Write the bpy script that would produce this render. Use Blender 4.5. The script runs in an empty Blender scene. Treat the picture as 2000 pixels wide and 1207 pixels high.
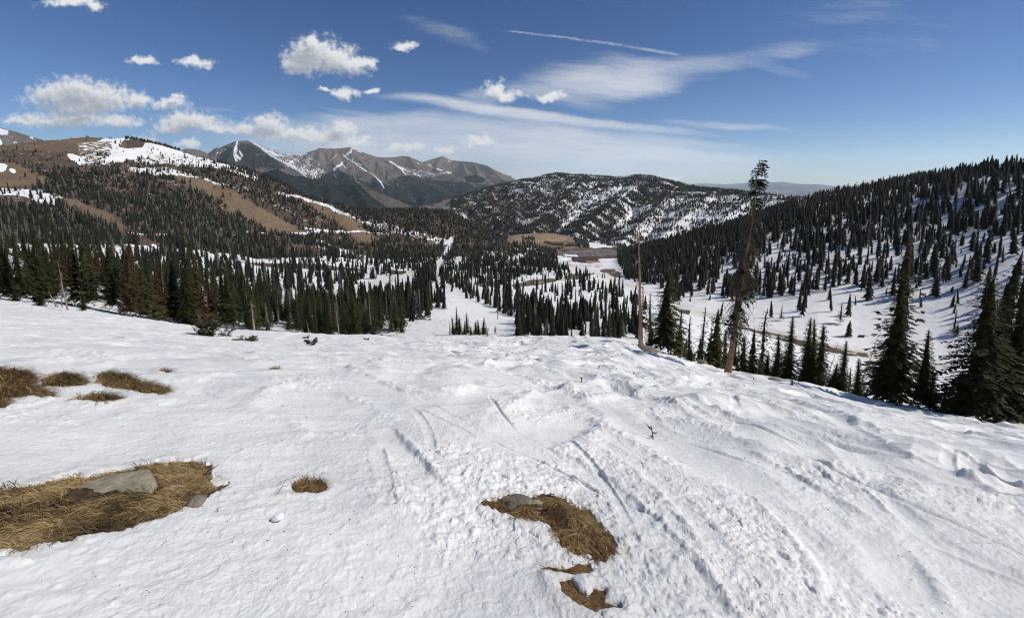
import bpy, math, random
import numpy as np

random.seed(7)
RNG = np.random.default_rng(11)
scene = bpy.context.scene
COL = scene.collection
PI = math.pi

# ------------------------------------------------------------------ view geometry
FOC, V0 = 839.0, 453.0                    # focal length and optical centre row, in photo pixels (2000 wide)
PITCH = math.radians(7.0)
CP, SP = math.cos(PITCH), math.sin(PITCH)
SUN_AZ, SUN_EL = math.radians(97), math.radians(47)   # azimuth clockwise from +Y (the view direction)


def ray(u, v):
    yv = (V0 - np.asarray(v, float)) / FOC
    return (np.asarray(u, float) - 1000.0) / FOC, CP + yv * SP, -SP + yv * CP


def project(X, Y, Z):
    d = Y * CP - Z * SP
    d = np.where(d > 0.05, d, 0.05)
    return 1000 + FOC * X / d, V0 - FOC * (Y * SP + Z * CP) / d, d


def at_r(u, v, r):
    """the world point seen at photo pixel (u, v) when it stands r metres away horizontally"""
    dx, dy, dz = ray(u, v)
    k = r / np.hypot(dx, dy)
    return np.array([dx * k, dy * k, dz * k])


# ------------------------------------------------------------------ noise
def hash2(ix, iy, seed):
    h = (ix.astype(np.int64) * 374761393 + iy.astype(np.int64) * 668265263 + seed * 974634777) & 0xFFFFFFFF
    h = ((h ^ (h >> 13)) * 1274126177) & 0xFFFFFFFF
    h = ((h ^ (h >> 16)) * 2246822519) & 0xFFFFFFFF
    return ((h ^ (h >> 15)) & 0xFFFFFF) / float(0x1000000)


def perlin(x, y, seed=0):
    x0, y0 = np.floor(x), np.floor(y)
    fx, fy = x - x0, y - y0
    u = fx * fx * fx * (fx * (fx * 6 - 15) + 10)
    w = fy * fy * fy * (fy * (fy * 6 - 15) + 10)

    def g(ox, oy):
        a = hash2(x0 + ox, y0 + oy, seed) * 2 * PI
        return np.cos(a) * (fx - ox) + np.sin(a) * (fy - oy)
    a = g(0, 0) * (1 - u) + g(1, 0) * u
    b = g(0, 1) * (1 - u) + g(1, 1) * u
    return (a * (1 - w) + b * w) * 1.5


def fbm(x, y, octv=4, seed=0, gain=0.5, lac=2.03):
    s, a, f, n = 0.0, 1.0, 1.0, 0.0
    for o in range(octv):
        s = s + a * perlin(x * f + 17.3 * o, y * f - 9.1 * o, seed + o)
        n += a
        a *= gain
        f *= lac
    return s / n


def ridged(x, y, octv=4, seed=0, gain=0.5, lac=2.1):
    s, a, f, n = 0.0, 1.0, 1.0, 0.0
    for o in range(octv):
        s = s + a * (1 - 2 * np.abs(perlin(x * f + 7.7 * o, y * f + 3.1 * o, seed + o)))
        n += a
        a *= gain
        f *= lac
    return s / n


def worley(x, y, seed=0):
    x0, y0 = np.floor(x), np.floor(y)
    best = np.full(np.shape(x), 9.0)
    cid = np.zeros(np.shape(x))
    for ox in (-1, 0, 1):
        for oy in (-1, 0, 1):
            cx, cy = x0 + ox, y0 + oy
            px = cx + hash2(cx, cy, seed)
            py = cy + hash2(cx, cy, seed + 50)
            d = (x - px) ** 2 + (y - py) ** 2
            m = d < best
            best = np.where(m, d, best)
            cid = np.where(m, hash2(cx, cy, seed + 90), cid)
    return np.sqrt(best), cid


def sstep(a, b, x):
    t = np.clip((x - a) / (b - a), 0, 1)
    return t * t * (3 - 2 * t)


def in_poly(px, py, poly):
    inside = np.zeros(np.shape(px), bool)
    n = len(poly)
    for i in range(n):
        x1, y1 = poly[i]
        x2, y2 = poly[(i + 1) % n]
        if y1 == y2:
            continue
        c = ((y1 > py) != (y2 > py)) & (px < (x2 - x1) * (py - y1) / (y2 - y1) + x1)
        inside ^= c
    return inside


def seg_dist(px, py, pts, closed=False):
    """distance to a polyline, and the running length of the nearest point"""
    best = np.full(np.shape(px), 1e9)
    where = np.zeros(np.shape(px))
    run = 0.0
    n = len(pts)
    for i in range(n if closed else n - 1):
        ax, ay = pts[i][:2]
        bx, by = pts[(i + 1) % n][:2]
        L2 = (bx - ax) ** 2 + (by - ay) ** 2 + 1e-12
        t = np.clip(((px - ax) * (bx - ax) + (py - ay) * (by - ay)) / L2, 0, 1)
        d = np.hypot(px - ax - t * (bx - ax), py - ay - t * (by - ay))
        m = d < best
        best = np.where(m, d, best)
        where = np.where(m, run + t, where)
        run += 1
    return best, where


def poly_sdf(px, py, poly):
    d, _ = seg_dist(px, py, poly, True)
    return np.where(in_poly(px, py, poly), d, -d)


# ------------------------------------------------------------------ the lie of the land: feature lines seen from the slope
# every line: (photo u, photo v, metres away)
CREST = [(-400, 560, 80), (0, 590, 66), (100, 603, 62), (180, 612, 60), (250, 622, 56), (380, 640, 52), (500, 650, 49),
         (650, 656, 45), (780, 660, 43), (1000, 663, 42), (1150, 662, 42), (1210, 665, 42), (1260, 682, 41),
         (1350, 707, 39), (1420, 729, 37), (1550, 748, 35), (1640, 768, 34), (1700, 788, 33), (1850, 812, 33),
         (2000, 837, 33), (2400, 890, 33)]
BENCH = [(-400, 550, 110), (0, 576, 92), (120, 590, 90), (250, 616, 86), (400, 640, 90), (500, 653, 92), (650, 663, 92),
         (780, 664, 92), (870, 662, 92), (1000, 664, 92), (1200, 676, 86), (1260, 694, 76), (1350, 724, 70),
         (1420, 750, 66), (1550, 780, 62), (1700, 822, 60), (2000, 868, 60), (2400, 920, 60)]
RUN = [(-400, 500, 160), (0, 522, 150), (250, 560, 155), (500, 592, 165), (650, 590, 170), (780, 586, 172),
       (870, 582, 175), (1000, 592, 172), (1200, 604, 170), (1300, 618, 175), (1420, 648, 180), (1500, 664, 188),
       (1700, 695, 198), (1868, 702, 205), (2000, 712, 200), (2400, 740, 190)]
FLOOR = [(-400, 470, 300), (0, 484, 300), (250, 507, 320), (400, 525, 330), (550, 540, 330), (700, 553, 320),
         (800, 548, 330), (900, 540, 340), (1000, 548, 330), (1100, 555, 320), (1200, 562, 310), (1300, 582, 285),
         (1420, 598, 265), (1500, 592, 270), (1700, 575, 280), (1850, 558, 280), (2000, 520, 280), (2400, 500, 280)]
LOWER = [(-400, 430, 480), (0, 440, 480), (250, 460, 500), (400, 490, 480), (550, 513, 450), (700, 528, 430),
         (800, 520, 470), (870, 515, 500), (1000, 521, 480), (1100, 531, 450), (1200, 541, 430), (1300, 530, 410),
         (1420, 512, 400), (1500, 494, 395), (1700, 458, 410), (1850, 438, 410), (2000, 405, 400), (2400, 380, 400)]
MIDDLE = [(-400, 370, 700), (0, 378, 700), (250, 385, 750), (400, 420, 730), (550, 455, 720), (700, 482, 720),
          (800, 486, 740), (870, 487, 760), (1000, 495, 750), (1100, 508, 700), (1200, 510, 700), (1300, 478, 620),
          (1420, 449, 600), (1500, 428, 580), (1600, 405, 570), (1700, 390, 560), (1800, 368, 540), (1850, 352, 520),
          (1930, 340, 500), (2000, 338, 480), (2400, 330, 480)]
RIDGE = [(-400, 280, 1100), (0, 292, 1100), (90, 278, 1100), (160, 272, 1110), (230, 271, 1120), (270, 277, 1120),
         (330, 289, 1100), (400, 312, 1050), (480, 335, 1000), (550, 362, 980), (600, 388, 950), (650, 402, 930),
         (700, 413, 920), (760, 416, 920), (820, 416, 930), (870, 420, 950), (930, 444, 960), (985, 474, 950),
         (1050, 499, 950), (1100, 503, 960), (1200, 501, 960), (1250, 496, 900), (1300, 490, 850), (1420, 462, 820),
         (1500, 425, 900), (1560, 396, 1000), (1600, 385, 1050), (1660, 369, 1000), (1720, 362, 950), (1790, 354, 900),
         (1850, 352, 800), (1930, 350, 700), (2000, 350, 650), (2400, 345, 650)]
BACK = [(-400, 330, 1600), (0, 320, 1600), (230, 310, 1600), (400, 350, 1600), (600, 430, 1500), (700, 450, 1450),
        (870, 460, 1450), (930, 466, 1420), (985, 466, 1400), (1010, 463, 1380), (1050, 462, 1400), (1110, 467, 1400),
        (1150, 482, 1400), (1200, 486, 1400), (1250, 488, 1380), (1300, 495, 1300), (1420, 490, 1250), (1500, 440, 1250),
        (1560, 404, 1350), (1600, 382, 1400), (1660, 362, 1420), (1720, 354, 1400), (1790, 349, 1350), (1850, 352, 1300),
        (2000, 370, 1200), (2400, 380, 1200)]
LINES = [CREST, BENCH, RUN, FLOOR, LOWER, MIDDLE, RIDGE, BACK]
NAZ = 2881
AZG = np.radians(np.linspace(-180, 180, NAZ))
LRG = np.linspace(math.log(0.3), math.log(70000), 1500)


def gsmooth(a, deg, axis=0):
    n = int(3 * deg / 0.125)
    if n < 1:
        return a
    k = np.exp(-0.5 * (np.arange(-n, n + 1) * 0.125 / deg) ** 2)
    k /= k.sum()
    return np.convolve(np.pad(a, n, mode='edge'), k, 'valid')


def build_table():
    plane = 0.30 * np.cos(AZG) + 0.10 * np.sin(AZG)         # near slope: falls away ahead and a little to the right
    back = sstep(math.radians(68), math.radians(100), np.abs(AZG))
    knots_r, knots_z = [], []
    for r in (0.3, 1.0, 2.5, 5.0, 9.0):
        knots_r.append(np.full(NAZ, r))
        knots_z.append(-1.65 - plane * r)
    for k, line in enumerate(LINES):
        u, v, r = np.array(line, float).T
        dx, dy, dz = ray(u, v)
        az, t = np.arctan2(dx, dy), dz / np.hypot(dx, dy)
        rr = np.exp(np.interp(AZG, az, np.log(r)))
        tt = np.interp(AZG, az, t)
        w = 0.9 if k < 6 else 0.35
        rr, tt = gsmooth(rr, 1.2), gsmooth(tt, w)
        tb = np.clip(-plane, -0.3, 0.12) - 1.65 / rr
        tt = tt * (1 - back) + tb * back
        knots_r.append(rr)
        knots_z.append(tt * rr)
    zb = knots_z[-1]
    for r, z in ((2600, -330), (5000, -520), (12000, -620), (70000, -900)):
        knots_r.append(np.full(NAZ, r))
        knots_z.append(np.full(NAZ, z) * (1 - back) + back * 0 + 0 * zb)
    R = np.log(np.array(knots_r).T)
    Z = np.array(knots_z).T
    K = R.shape[1]
    h = np.diff(R, axis=1)
    d = np.diff(Z, axis=1) / h
    m = np.zeros_like(Z)
    a, b, ha, hb = d[:, :-1], d[:, 1:], h[:, :-1], h[:, 1:]
    ok = a * b > 0
    w1, w2 = 2 * hb + ha, hb + 2 * ha
    with np.errstate(divide='ignore', invalid='ignore'):
        hm = (w1 + w2) / (w1 / a + w2 / b)
    m[:, 1:-1] = np.where(ok, hm, 0)
    m[:, 0], m[:, -1] = d[:, 0], d[:, -1]
    tab = np.zeros((NAZ, len(LRG)))
    for i in range(NAZ):
        j = np.clip(np.searchsorted(R[i], LRG) - 1, 0, K - 2)
        hh = h[i, j]
        s = (LRG - R[i, j]) / hh
        tab[i] = ((2 * s ** 3 - 3 * s ** 2 + 1) * Z[i, j] + (s ** 3 - 2 * s ** 2 + s) * hh * m[i, j]
                  + (-2 * s ** 3 + 3 * s ** 2) * Z[i, j + 1] + (s ** 3 - s ** 2) * hh * m[i, j + 1])
    return tab


TAB = build_table()


def macro_polar(az, r):
    fa = np.clip((az - AZG[0]) / (AZG[1] - AZG[0]), 0, NAZ - 1.001)
    fr = np.clip((np.log(np.maximum(r, 0.3)) - LRG[0]) / (LRG[1] - LRG[0]), 0, len(LRG) - 1.001)
    ia, ir = fa.astype(int), fr.astype(int)
    wa, wr = fa - ia, fr - ir
    return (TAB[ia, ir] * (1 - wa) * (1 - wr) + TAB[ia + 1, ir] * wa * (1 - wr)
            + TAB[ia, ir + 1] * (1 - wa) * wr + TAB[ia + 1, ir + 1] * wa * wr)


def macro(X, Y):
    return macro_polar(np.arctan2(X, Y), np.hypot(X, Y))


HR = np.exp(np.linspace(math.log(0.8), math.log(3000), 6000))


def hit(u, v, rmin=0.0):
    """where the photo's pixel (u, v) meets the ground (large forms only)"""
    dx, dy, dz = ray(u, v)
    az, t = math.atan2(dx, dy), dz / math.hypot(dx, dy)
    z = macro_polar(np.full(HR.shape, az), HR)
    ok = np.where((z / HR >= t) & (HR > rmin))[0]
    r = HR[ok[0]] if len(ok) else HR[-1]
    return r * math.sin(az), r * math.cos(az)


# ------------------------------------------------------------------ melted-out patches (photo outline -> ground outline)
PATCHES = [
    ('big', 0.10, [(-60, 975), (0, 962), (60, 955), (130, 938), (210, 928), (290, 915), (330, 906), (395, 908), (410, 930), (424, 950),
                   (400, 972), (340, 998), (280, 1020), (200, 1035), (120, 1055), (40, 1065), (-60, 1080)]),
    ('centre', 0.08, [(950, 985), (985, 972), (1040, 974), (1078, 972), (1120, 985), (1150, 1005), (1172, 1030), (1195, 1050), (1200, 1085),
                      (1185, 1082), (1165, 1092), (1150, 1078), (1120, 1075), (1098, 1062), (1078, 1030), (1060, 1012), (1010, 1012), (985, 992)]),
    ('strip', 0.05, [(1055, 1106), (1090, 1108), (1115, 1106), (1135, 1100), (1150, 1096), (1156, 1112), (1130, 1124), (1095, 1118), (1060, 1111)]),
    ('lower', 0.06, [(1092, 1134), (1115, 1133), (1128, 1155), (1150, 1166), (1165, 1150), (1178, 1152), (1176, 1176), (1205, 1186), (1160, 1192),
                     (1130, 1180), (1100, 1155)]),
    ('tuft', 0.04, [(572, 952), (600, 942), (625, 942), (636, 955), (620, 964), (580, 962)]),
    ('mound_a', 0.06, [(-60, 728), (0, 722), (40, 726), (72, 738), (60, 746), (100, 762), (70, 768), (20, 770), (0, 785), (-60, 790)]),
    ('mound_b', 0.04, [(82, 738), (110, 732), (150, 733), (166, 743), (120, 747), (88, 746)]),
    ('mound_c', 0.06, [(185, 740), (200, 726), (235, 727), (260, 738), (300, 745), (325, 755), (310, 763), (260, 754), (225, 750)]),
    ('mound_d', 0.03, [(155, 776), (190, 770), (228, 776), (200, 780)]),
    ('tiny_a', 0.02, [(312, 714), (330, 717), (330, 722), (314, 719)]),
    ('tiny_b', 0.02, [(524, 714), (543, 714), (543, 720), (526, 720)]),
]
PATCH_W = []
for nm, dep, pl in PATCHES:
    w = [hit(u, v) for u, v in pl]
    xs, ys = [p[0] for p in w], [p[1] for p in w]
    PATCH_W.append((nm, dep, w, (min(xs) - 1, max(xs) + 1, min(ys) - 1, max(ys) + 1)))

# ski tracks, photo pixels: (points, width m, depth m, raised edge m, side of the raised edge)
TRACKS = [
    ([(742, 838), (765, 862), (800, 905), (850, 960), (885, 990)], 0.13, 0.05, 0.025, 1),
    ([(735, 870), (745, 905), (752, 950), (760, 990)], 0.06, 0.015, 0.008, 1),
    ([(1130, 850), (1200, 885), (1290, 945), (1380, 1040), (1450, 1130)], 0.10, 0.03, 0.015, -1),
    ([(1710, 960), (1770, 1010), (1830, 1060), (1920, 1105), (2060, 1160)], 0.10, 0.05, 0.035, -1),
    ([(1850, 880), (1890, 905), (1940, 940), (2040, 985)], 0.10, 0.05, 0.03, 1),
    ([(1855, 880), (1850, 905), (1862, 935)], 0.07, 0.03, 0.02, 1),
    ([(640, 740), (590, 765), (560, 780), (575, 798), (640, 815), (690, 850)], 0.30, 0.05, 0.05, -1),
    ([(560, 690), (640, 720), (760, 770), (880, 785), (960, 775), (1020, 752)], 0.45, 0.07, 0.05, 1),
    ([(880, 700), (980, 730), (1060, 760), (1100, 800), (1060, 840), (980, 860)], 0.5, 0.08, 0.05, 1),
    ([(1000, 800), (1090, 780), (1180, 800), (1300, 860), (1440, 930), (1600, 980)], 0.45, 0.06, 0.05, -1),
    ([(1170, 800), (1260, 778), (1350, 762), (1420, 752)], 0.4, 0.07, 0.04, 1),
    ([(1300, 800), (1420, 830), (1560, 880), (1700, 900), (1900, 960)], 0.45, 0.08, 0.05, -1),
    ([(1340, 790), (1450, 812), (1540, 842), (1640, 880)], 0.25, 0.05, 0.03, 1),
    ([(1500, 780), (1650, 830), (1800, 862), (2000, 890)], 0.4, 0.06, 0.05, 1),
    ([(620, 700), (760, 712), (900, 705), (1060, 690)], 0.5, 0.08, 0.04, -1),
    ([(700, 690), (860, 690), (1000, 700), (1120, 730)], 0.4, 0.06, 0.04, 1),
    ([(1180, 690), (1260, 720), (1370, 745), (1480, 800)], 0.35, 0.07, 0.04, -1),
    ([(380, 690), (520, 735), (640, 790), (700, 830)], 0.35, 0.03, 0.02, 1),
    ([(300, 1110), (420, 1075), (480, 1052)], 0.06, -0.015, 0.0, 1),
    ([(330, 1170), (420, 1130), (475, 1088)], 0.05, -0.02, 0.0, 1),
    ([(1000, 880), (1090, 900), (1180, 950), (1260, 1040)], 0.12, 0.025, 0.015, 1),
    ([(1420, 880), (1530, 930), (1650, 1010), (1740, 1100), (1800, 1210)], 0.16, 0.035, 0.025, 1),
    ([(1480, 960), (1560, 1030), (1640, 1120), (1690, 1210)], 0.12, 0.03, 0.02, -1),
    ([(1240, 1000), (1310, 1080), (1360, 1150), (1400, 1220)], 0.12, 0.03, 0.02, 1),
    ([(1600, 800), (1700, 870), (1820, 920), (2000, 1010)], 0.2, 0.04, 0.03, 1),
]
TRACK_W = []
for pts, w, dep, berm, side in TRACKS:
    P = np.array([hit(u, v) for u, v in pts])
    s = np.linspace(0, len(P) - 1, 6 * (len(P) - 1) + 1)           # Catmull-Rom through the points
    Q = []
    for x in s:
        i = min(int(x), len(P) - 2)
        f = x - i
        p0, p1, p2, p3 = P[max(i - 1, 0)], P[i], P[i + 1], P[min(i + 2, len(P) - 1)]
        Q.append(0.5 * (2 * p1 + (p2 - p0) * f + (2 * p0 - 5 * p1 + 4 * p2 - p3) * f * f + (3 * p1 - p0 - 3 * p2 + p3) * f ** 3))
    Q = np.array(Q)
    TRACK_W.append((Q, w, dep * (0.62 if w > 0.14 else 0.6), berm * 0.8, side))
# the fall-line scratches of other skiers
for k in range(36):
    u0, v0 = RNG.uniform(620, 2000), RNG.uniform(690, 900)
    if v0 < 670 + max(0, u0 - 1200) * 0.22 or u0 < 620 + (v0 - 690):
        continue
    x, y = hit(u0, v0)
    a = math.radians(RNG.uniform(-5, 60))
    c = RNG.uniform(-0.25, 0.25)
    L, n = RNG.uniform(0.25, 0.65) * math.hypot(x, y), 14
    Q = [(x, y)]
    for i in range(n):
        a += c * L / n
        Q.append((Q[-1][0] + math.sin(a) * L / n, Q[-1][1] - math.cos(a) * L / n))
    TRACK_W.append((np.array(Q), RNG.uniform(0.03, 0.08) * math.hypot(x, y) / 9, RNG.uniform(0.004, 0.013), RNG.uniform(0.003, 0.009), RNG.choice([-1, 1])))


def patch_depth(X, Y):
    """how far the snow surface drops into the melted-out patches (0 outside)"""
    D = np.zeros(np.shape(X))
    for nm, dep, w, bb in PATCH_W:
        m = (X > bb[0]) & (X < bb[1]) & (Y > bb[2]) & (Y < bb[3])
        if not m.any():
            continue
        x, y = X[m], Y[m]
        sz = math.sqrt((bb[1] - bb[0] - 2) * (bb[3] - bb[2] - 2) + 0.01)
        s = poly_sdf(x, y, w) + 0.09 * min(sz, 1.6) * fbm(x * 6, y * 6, 3, 71) + 0.025 * min(sz, 1.2) * fbm(x * 19, y * 19, 2, 72)
        k = 0.02 + 0.03 * min(sz, 1)
        d = sstep(-k, k * 0.6, s) * (0.12 * dep + 0.034)
        lip = np.exp(-((s + 2.5 * k) / (2 * k)) ** 2) * 0.02
        D[m] = np.maximum(D[m], d) - lip * (d < 0.01)
    return D


def detail(X, Y, fine=True):
    """the relief that skis, sun and wind left in the snow of the near slope"""
    r = np.hypot(X, Y)
    far = 1 - sstep(60, 130, r)
    near = sstep(2.5, 12, r)
    lat = X / np.maximum(Y, 1.0)
    left = sstep(0.05, -0.35, lat)
    right = 1 - left
    # moguls: rounded heaps elongated down the fall line
    a = math.radians(18)
    xr, yr = X * math.cos(a) + Y * math.sin(a), -X * math.sin(a) + Y * math.cos(a)
    wx, wy = 0.9 * fbm(X * 0.3, Y * 0.3, 2, 3), 0.9 * fbm(X * 0.3, Y * 0.3, 2, 4)
    mog = 1 - np.abs(perlin(xr / 2.6 + wx, yr / 3.4 + wy, 21)) * 2.0
    D = near * (0.27 * right + 0.09 * left) * (mog - 0.4) * (0.6 + 0.8 * sstep(-0.3, 0.4, fbm(X / 9, Y / 9, 2, 8)))
    D = D + near * 0.16 * fbm(X / 7.0, Y / 7.0, 3, 5)
    D = D + (0.095 - 0.045 * left) * fbm(X / 1.5 + 0.4 * wx, Y / 1.1 + 0.4 * wy, 4, 6, 0.55) * (0.35 + 0.65 * near)
    # sun-cupped, wind-drawn streaks of the untracked snow on the left
    b = np.radians(22 - 30 * sstep(3, 14, r))
    xs, ys = X * np.cos(b) + Y * np.sin(b), -X * np.sin(b) + Y * np.cos(b)
    sc = np.clip(r / 9, 0.5, 2.2)
    s1 = sstep(5, 16, r)
    st = (1 - s1) * fbm(xs / 1.5 + wx, ys / 0.36 + wy, 3, 31, 0.55) + s1 * fbm(xs / 3.4 + wx, ys / 0.85 + wy, 3, 32, 0.55)
    D = D + left * (0.020 + 0.060 * near) * st * np.sqrt(sc)
    D = D + left * near * 0.05 * np.abs(perlin(xs / 2.2 + wx, ys / 0.8 + wy, 33)) * -1.6
    if not fine:
        return D * far
    # broken, re-frozen lumps thrown up by edges
    zone = sstep(-0.05, 0.30, fbm(X / 2.3, Y / 2.3, 3, 41) + 0.16 * right - 0.10 + 0.12 * sstep(4.5, 2.5, r) * sstep(-0.25, 0.0, lat))
    f1, c1 = worley(X / 0.13 + 0.3 * wx, Y / 0.13 + 0.3 * wy, 51)
    f2, c2 = worley(X / 0.062, Y / 0.062, 52)
    l1 = np.clip(1 - (f1 / 0.6) ** 2, 0, 1) * (c1 > 0.62) * c1
    l2 = np.clip(1 - (f2 / 0.62) ** 2, 0, 1) * (c2 > 0.35) * c2
    D = D + zone * (0.024 * l1 + 0.014 * l2 * sstep(14, 7, r))
    D = D + zone * 0.016 * fbm(X * 5, Y * 5, 3, 61, 0.6)
    D = D + 0.008 * fbm(X * 3.2, Y * 3.2, 3, 62)
    g1 = fbm(X * 13, Y * 13, 3, 63, 0.6)
    D = D + (0.007 + 0.006 * zone) * sstep(16, 6, r) * (np.abs(g1) * 1.6 + 0.5 * g1) + (0.006 + 0.012 * zone) * sstep(4, 10, r) * fbm(xr * 4.5, yr * 2.2, 3, 64, 0.6)
    D = D + (0.030 * right + 0.012) * sstep(3, 8, r) * (np.abs(perlin(xr / 0.55 + 2 * wx, yr / 1.3 + 2 * wy, 66)) * -2 + 0.5)
    chop = sstep(0.02, 0.42, fbm(X / 3.1 + 4, Y / 3.1, 2, 67))
    D = D + chop * (0.028 - 0.012 * left) * sstep(3.5, 9, r) * ridged(X / 0.62 + wx, Y / 0.5 + wy, 3, 68, 0.55) + chop * 0.010 * ridged(X / 0.24, Y / 0.2, 2, 69)
    f3, c3 = worley(X / 0.5 + wx, Y / 0.5 + wy, 55)
    D = D + 0.020 * right * sstep(3, 7, r) * np.clip(1 - (f3 / 0.7) ** 2, 0, 1) * (c3 > 0.4)
    for Q, w, dep, berm, side in TRACK_W:
        x0, x1, y0, y1 = Q[:, 0].min() - 1.2, Q[:, 0].max() + 1.2, Q[:, 1].min() - 1.2, Q[:, 1].max() + 1.2
        m = (X > x0) & (X < x1) & (Y > y0) & (Y < y1)
        if not m.any():
            continue
        x, y = X[m], Y[m]
        best = np.full(x.shape, 1e9)
        sgn = np.zeros(x.shape)
        end = np.zeros(x.shape)
        n = len(Q) - 1
        for i in range(n):
            ax, ay, bx, by = *Q[i], *Q[i + 1]
            L2 = (bx - ax) ** 2 + (by - ay) ** 2 + 1e-12
            t = np.clip(((x - ax) * (bx - ax) + (y - ay) * (by - ay)) / L2, 0, 1)
            d = np.hypot(x - ax - t * (bx - ax), y - ay - t * (by - ay))
            k = d < best
            best = np.where(k, d, best)
            sgn = np.where(k, np.sign((bx - ax) * (y - ay) - (by - ay) * (x - ax)), sgn)
            end = np.where(k, (i + t) / n, end)
        fade = sstep(0, 0.12, end) * sstep(1, 0.8, end)
        fade = fade * np.clip(0.72 + 1.1 * fbm(x * 0.9 + 5 * w, y * 0.9, 2, 79), 0.12, 1)
        wob = 1 + 0.35 * fbm(x * 4, y * 4, 2, 77)
        g = -dep * np.exp(-(best / (w * wob)) ** 8) * np.where(sgn * side > 0, 1.0, 0.35 + 0.65 * np.exp(-(best / (0.5 * w)) ** 2))
        e = 1.5 * berm * np.exp(-((best - 1.32 * w) / (0.33 * w)) ** 2) * np.where(sgn * side > 0, 1.0, 0.15) * (0.7 + 0.8 * np.abs(fbm(x * 7, y * 7, 2, 78)))
        D[m] = D[m] * (1 - 0.5 * np.exp(-(best / w) ** 4) * fade) + (g + e) * fade
    D = D - patch_depth(X, Y)
    return D * far


def rough(X, Y):
    """uneven ground beyond the near slope"""
    r = np.hypot(X, Y)
    return (sstep(60, 160, r) * (0.35 * fbm(X / 9, Y / 9, 3, 81) + np.clip(r / 300, 0.2, 3.0) * 1.6 * fbm(X / 45, Y / 45, 4, 82))
            + sstep(300, 900, r) * (9 * ridged(X / 240, Y / 240, 4, 83) - 4))


def ground(X, Y, fine=False):
    X, Y = np.atleast_1d(np.asarray(X, float)), np.atleast_1d(np.asarray(Y, float))
    return macro(X, Y) + detail(X, Y, fine) + rough(X, Y)


def ground1(x, y):
    return float(ground([x], [y], True)[0])
HAZE, EXPOSURE = 2.1e-5, -0.09
DENOISE = True

# ------------------------------------------------------------------ linking helpers
def tag(o, label=None, cat=None, group=None, kind=None):
    if label:
        o['label'] = label
    if cat:
        o['category'] = cat
    if group:
        o['group'] = group
    if kind:
        o['kind'] = kind
    return o


def new_mesh(name, verts, faces, mat=None, smooth=False, attrs=None):
    """verts (n,3); faces: (m,3) or (m,4) array or list of such arrays"""
    me = bpy.data.meshes.new(name)
    if not isinstance(faces, (list, tuple)):
        faces = [faces]
    faces = [np.asarray(f, np.int32) for f in faces if len(f)]
    verts = np.asarray(verts, np.float32)
    me.vertices.add(len(verts))
    me.vertices.foreach_set('co', verts.ravel())
    nl = sum(f.size for f in faces)
    nf = sum(len(f) for f in faces)
    me.loops.add(nl)
    me.polygons.add(nf)
    me.loops.foreach_set('vertex_index', np.concatenate([f.ravel() for f in faces]))
    st, off = [], 0
    for f in faces:
        st.append(off + np.arange(len(f), dtype=np.int32) * f.shape[1])
        off += f.size
    me.polygons.foreach_set('loop_start', np.concatenate(st))
    if smooth:
        me.polygons.foreach_set('use_smooth', np.ones(nf, bool))
    for k, a in (attrs or {}).items():
        at = me.attributes.new(k, 'FLOAT', 'POINT')
        at.data.foreach_set('value', np.asarray(a, np.float32))
    me.update(calc_edges=True)
    if mat:
        me.materials.append(mat)
    return me


def link(name, me, parent=None, loc=None):
    o = bpy.data.objects.new(name, me)
    COL.objects.link(o)
    if parent:
        o.parent = parent
    if loc is not None:
        o.location = loc
    return o


def grid_faces(nr, nc, wrap=False):
    i, j = np.meshgrid(np.arange(nr - 1), np.arange(nc if wrap else nc - 1), indexing='ij')
    j2 = (j + 1) % nc
    return np.stack([i * nc + j, i * nc + j2, (i + 1) * nc + j2, (i + 1) * nc + j], -1).reshape(-1, 4)


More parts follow.
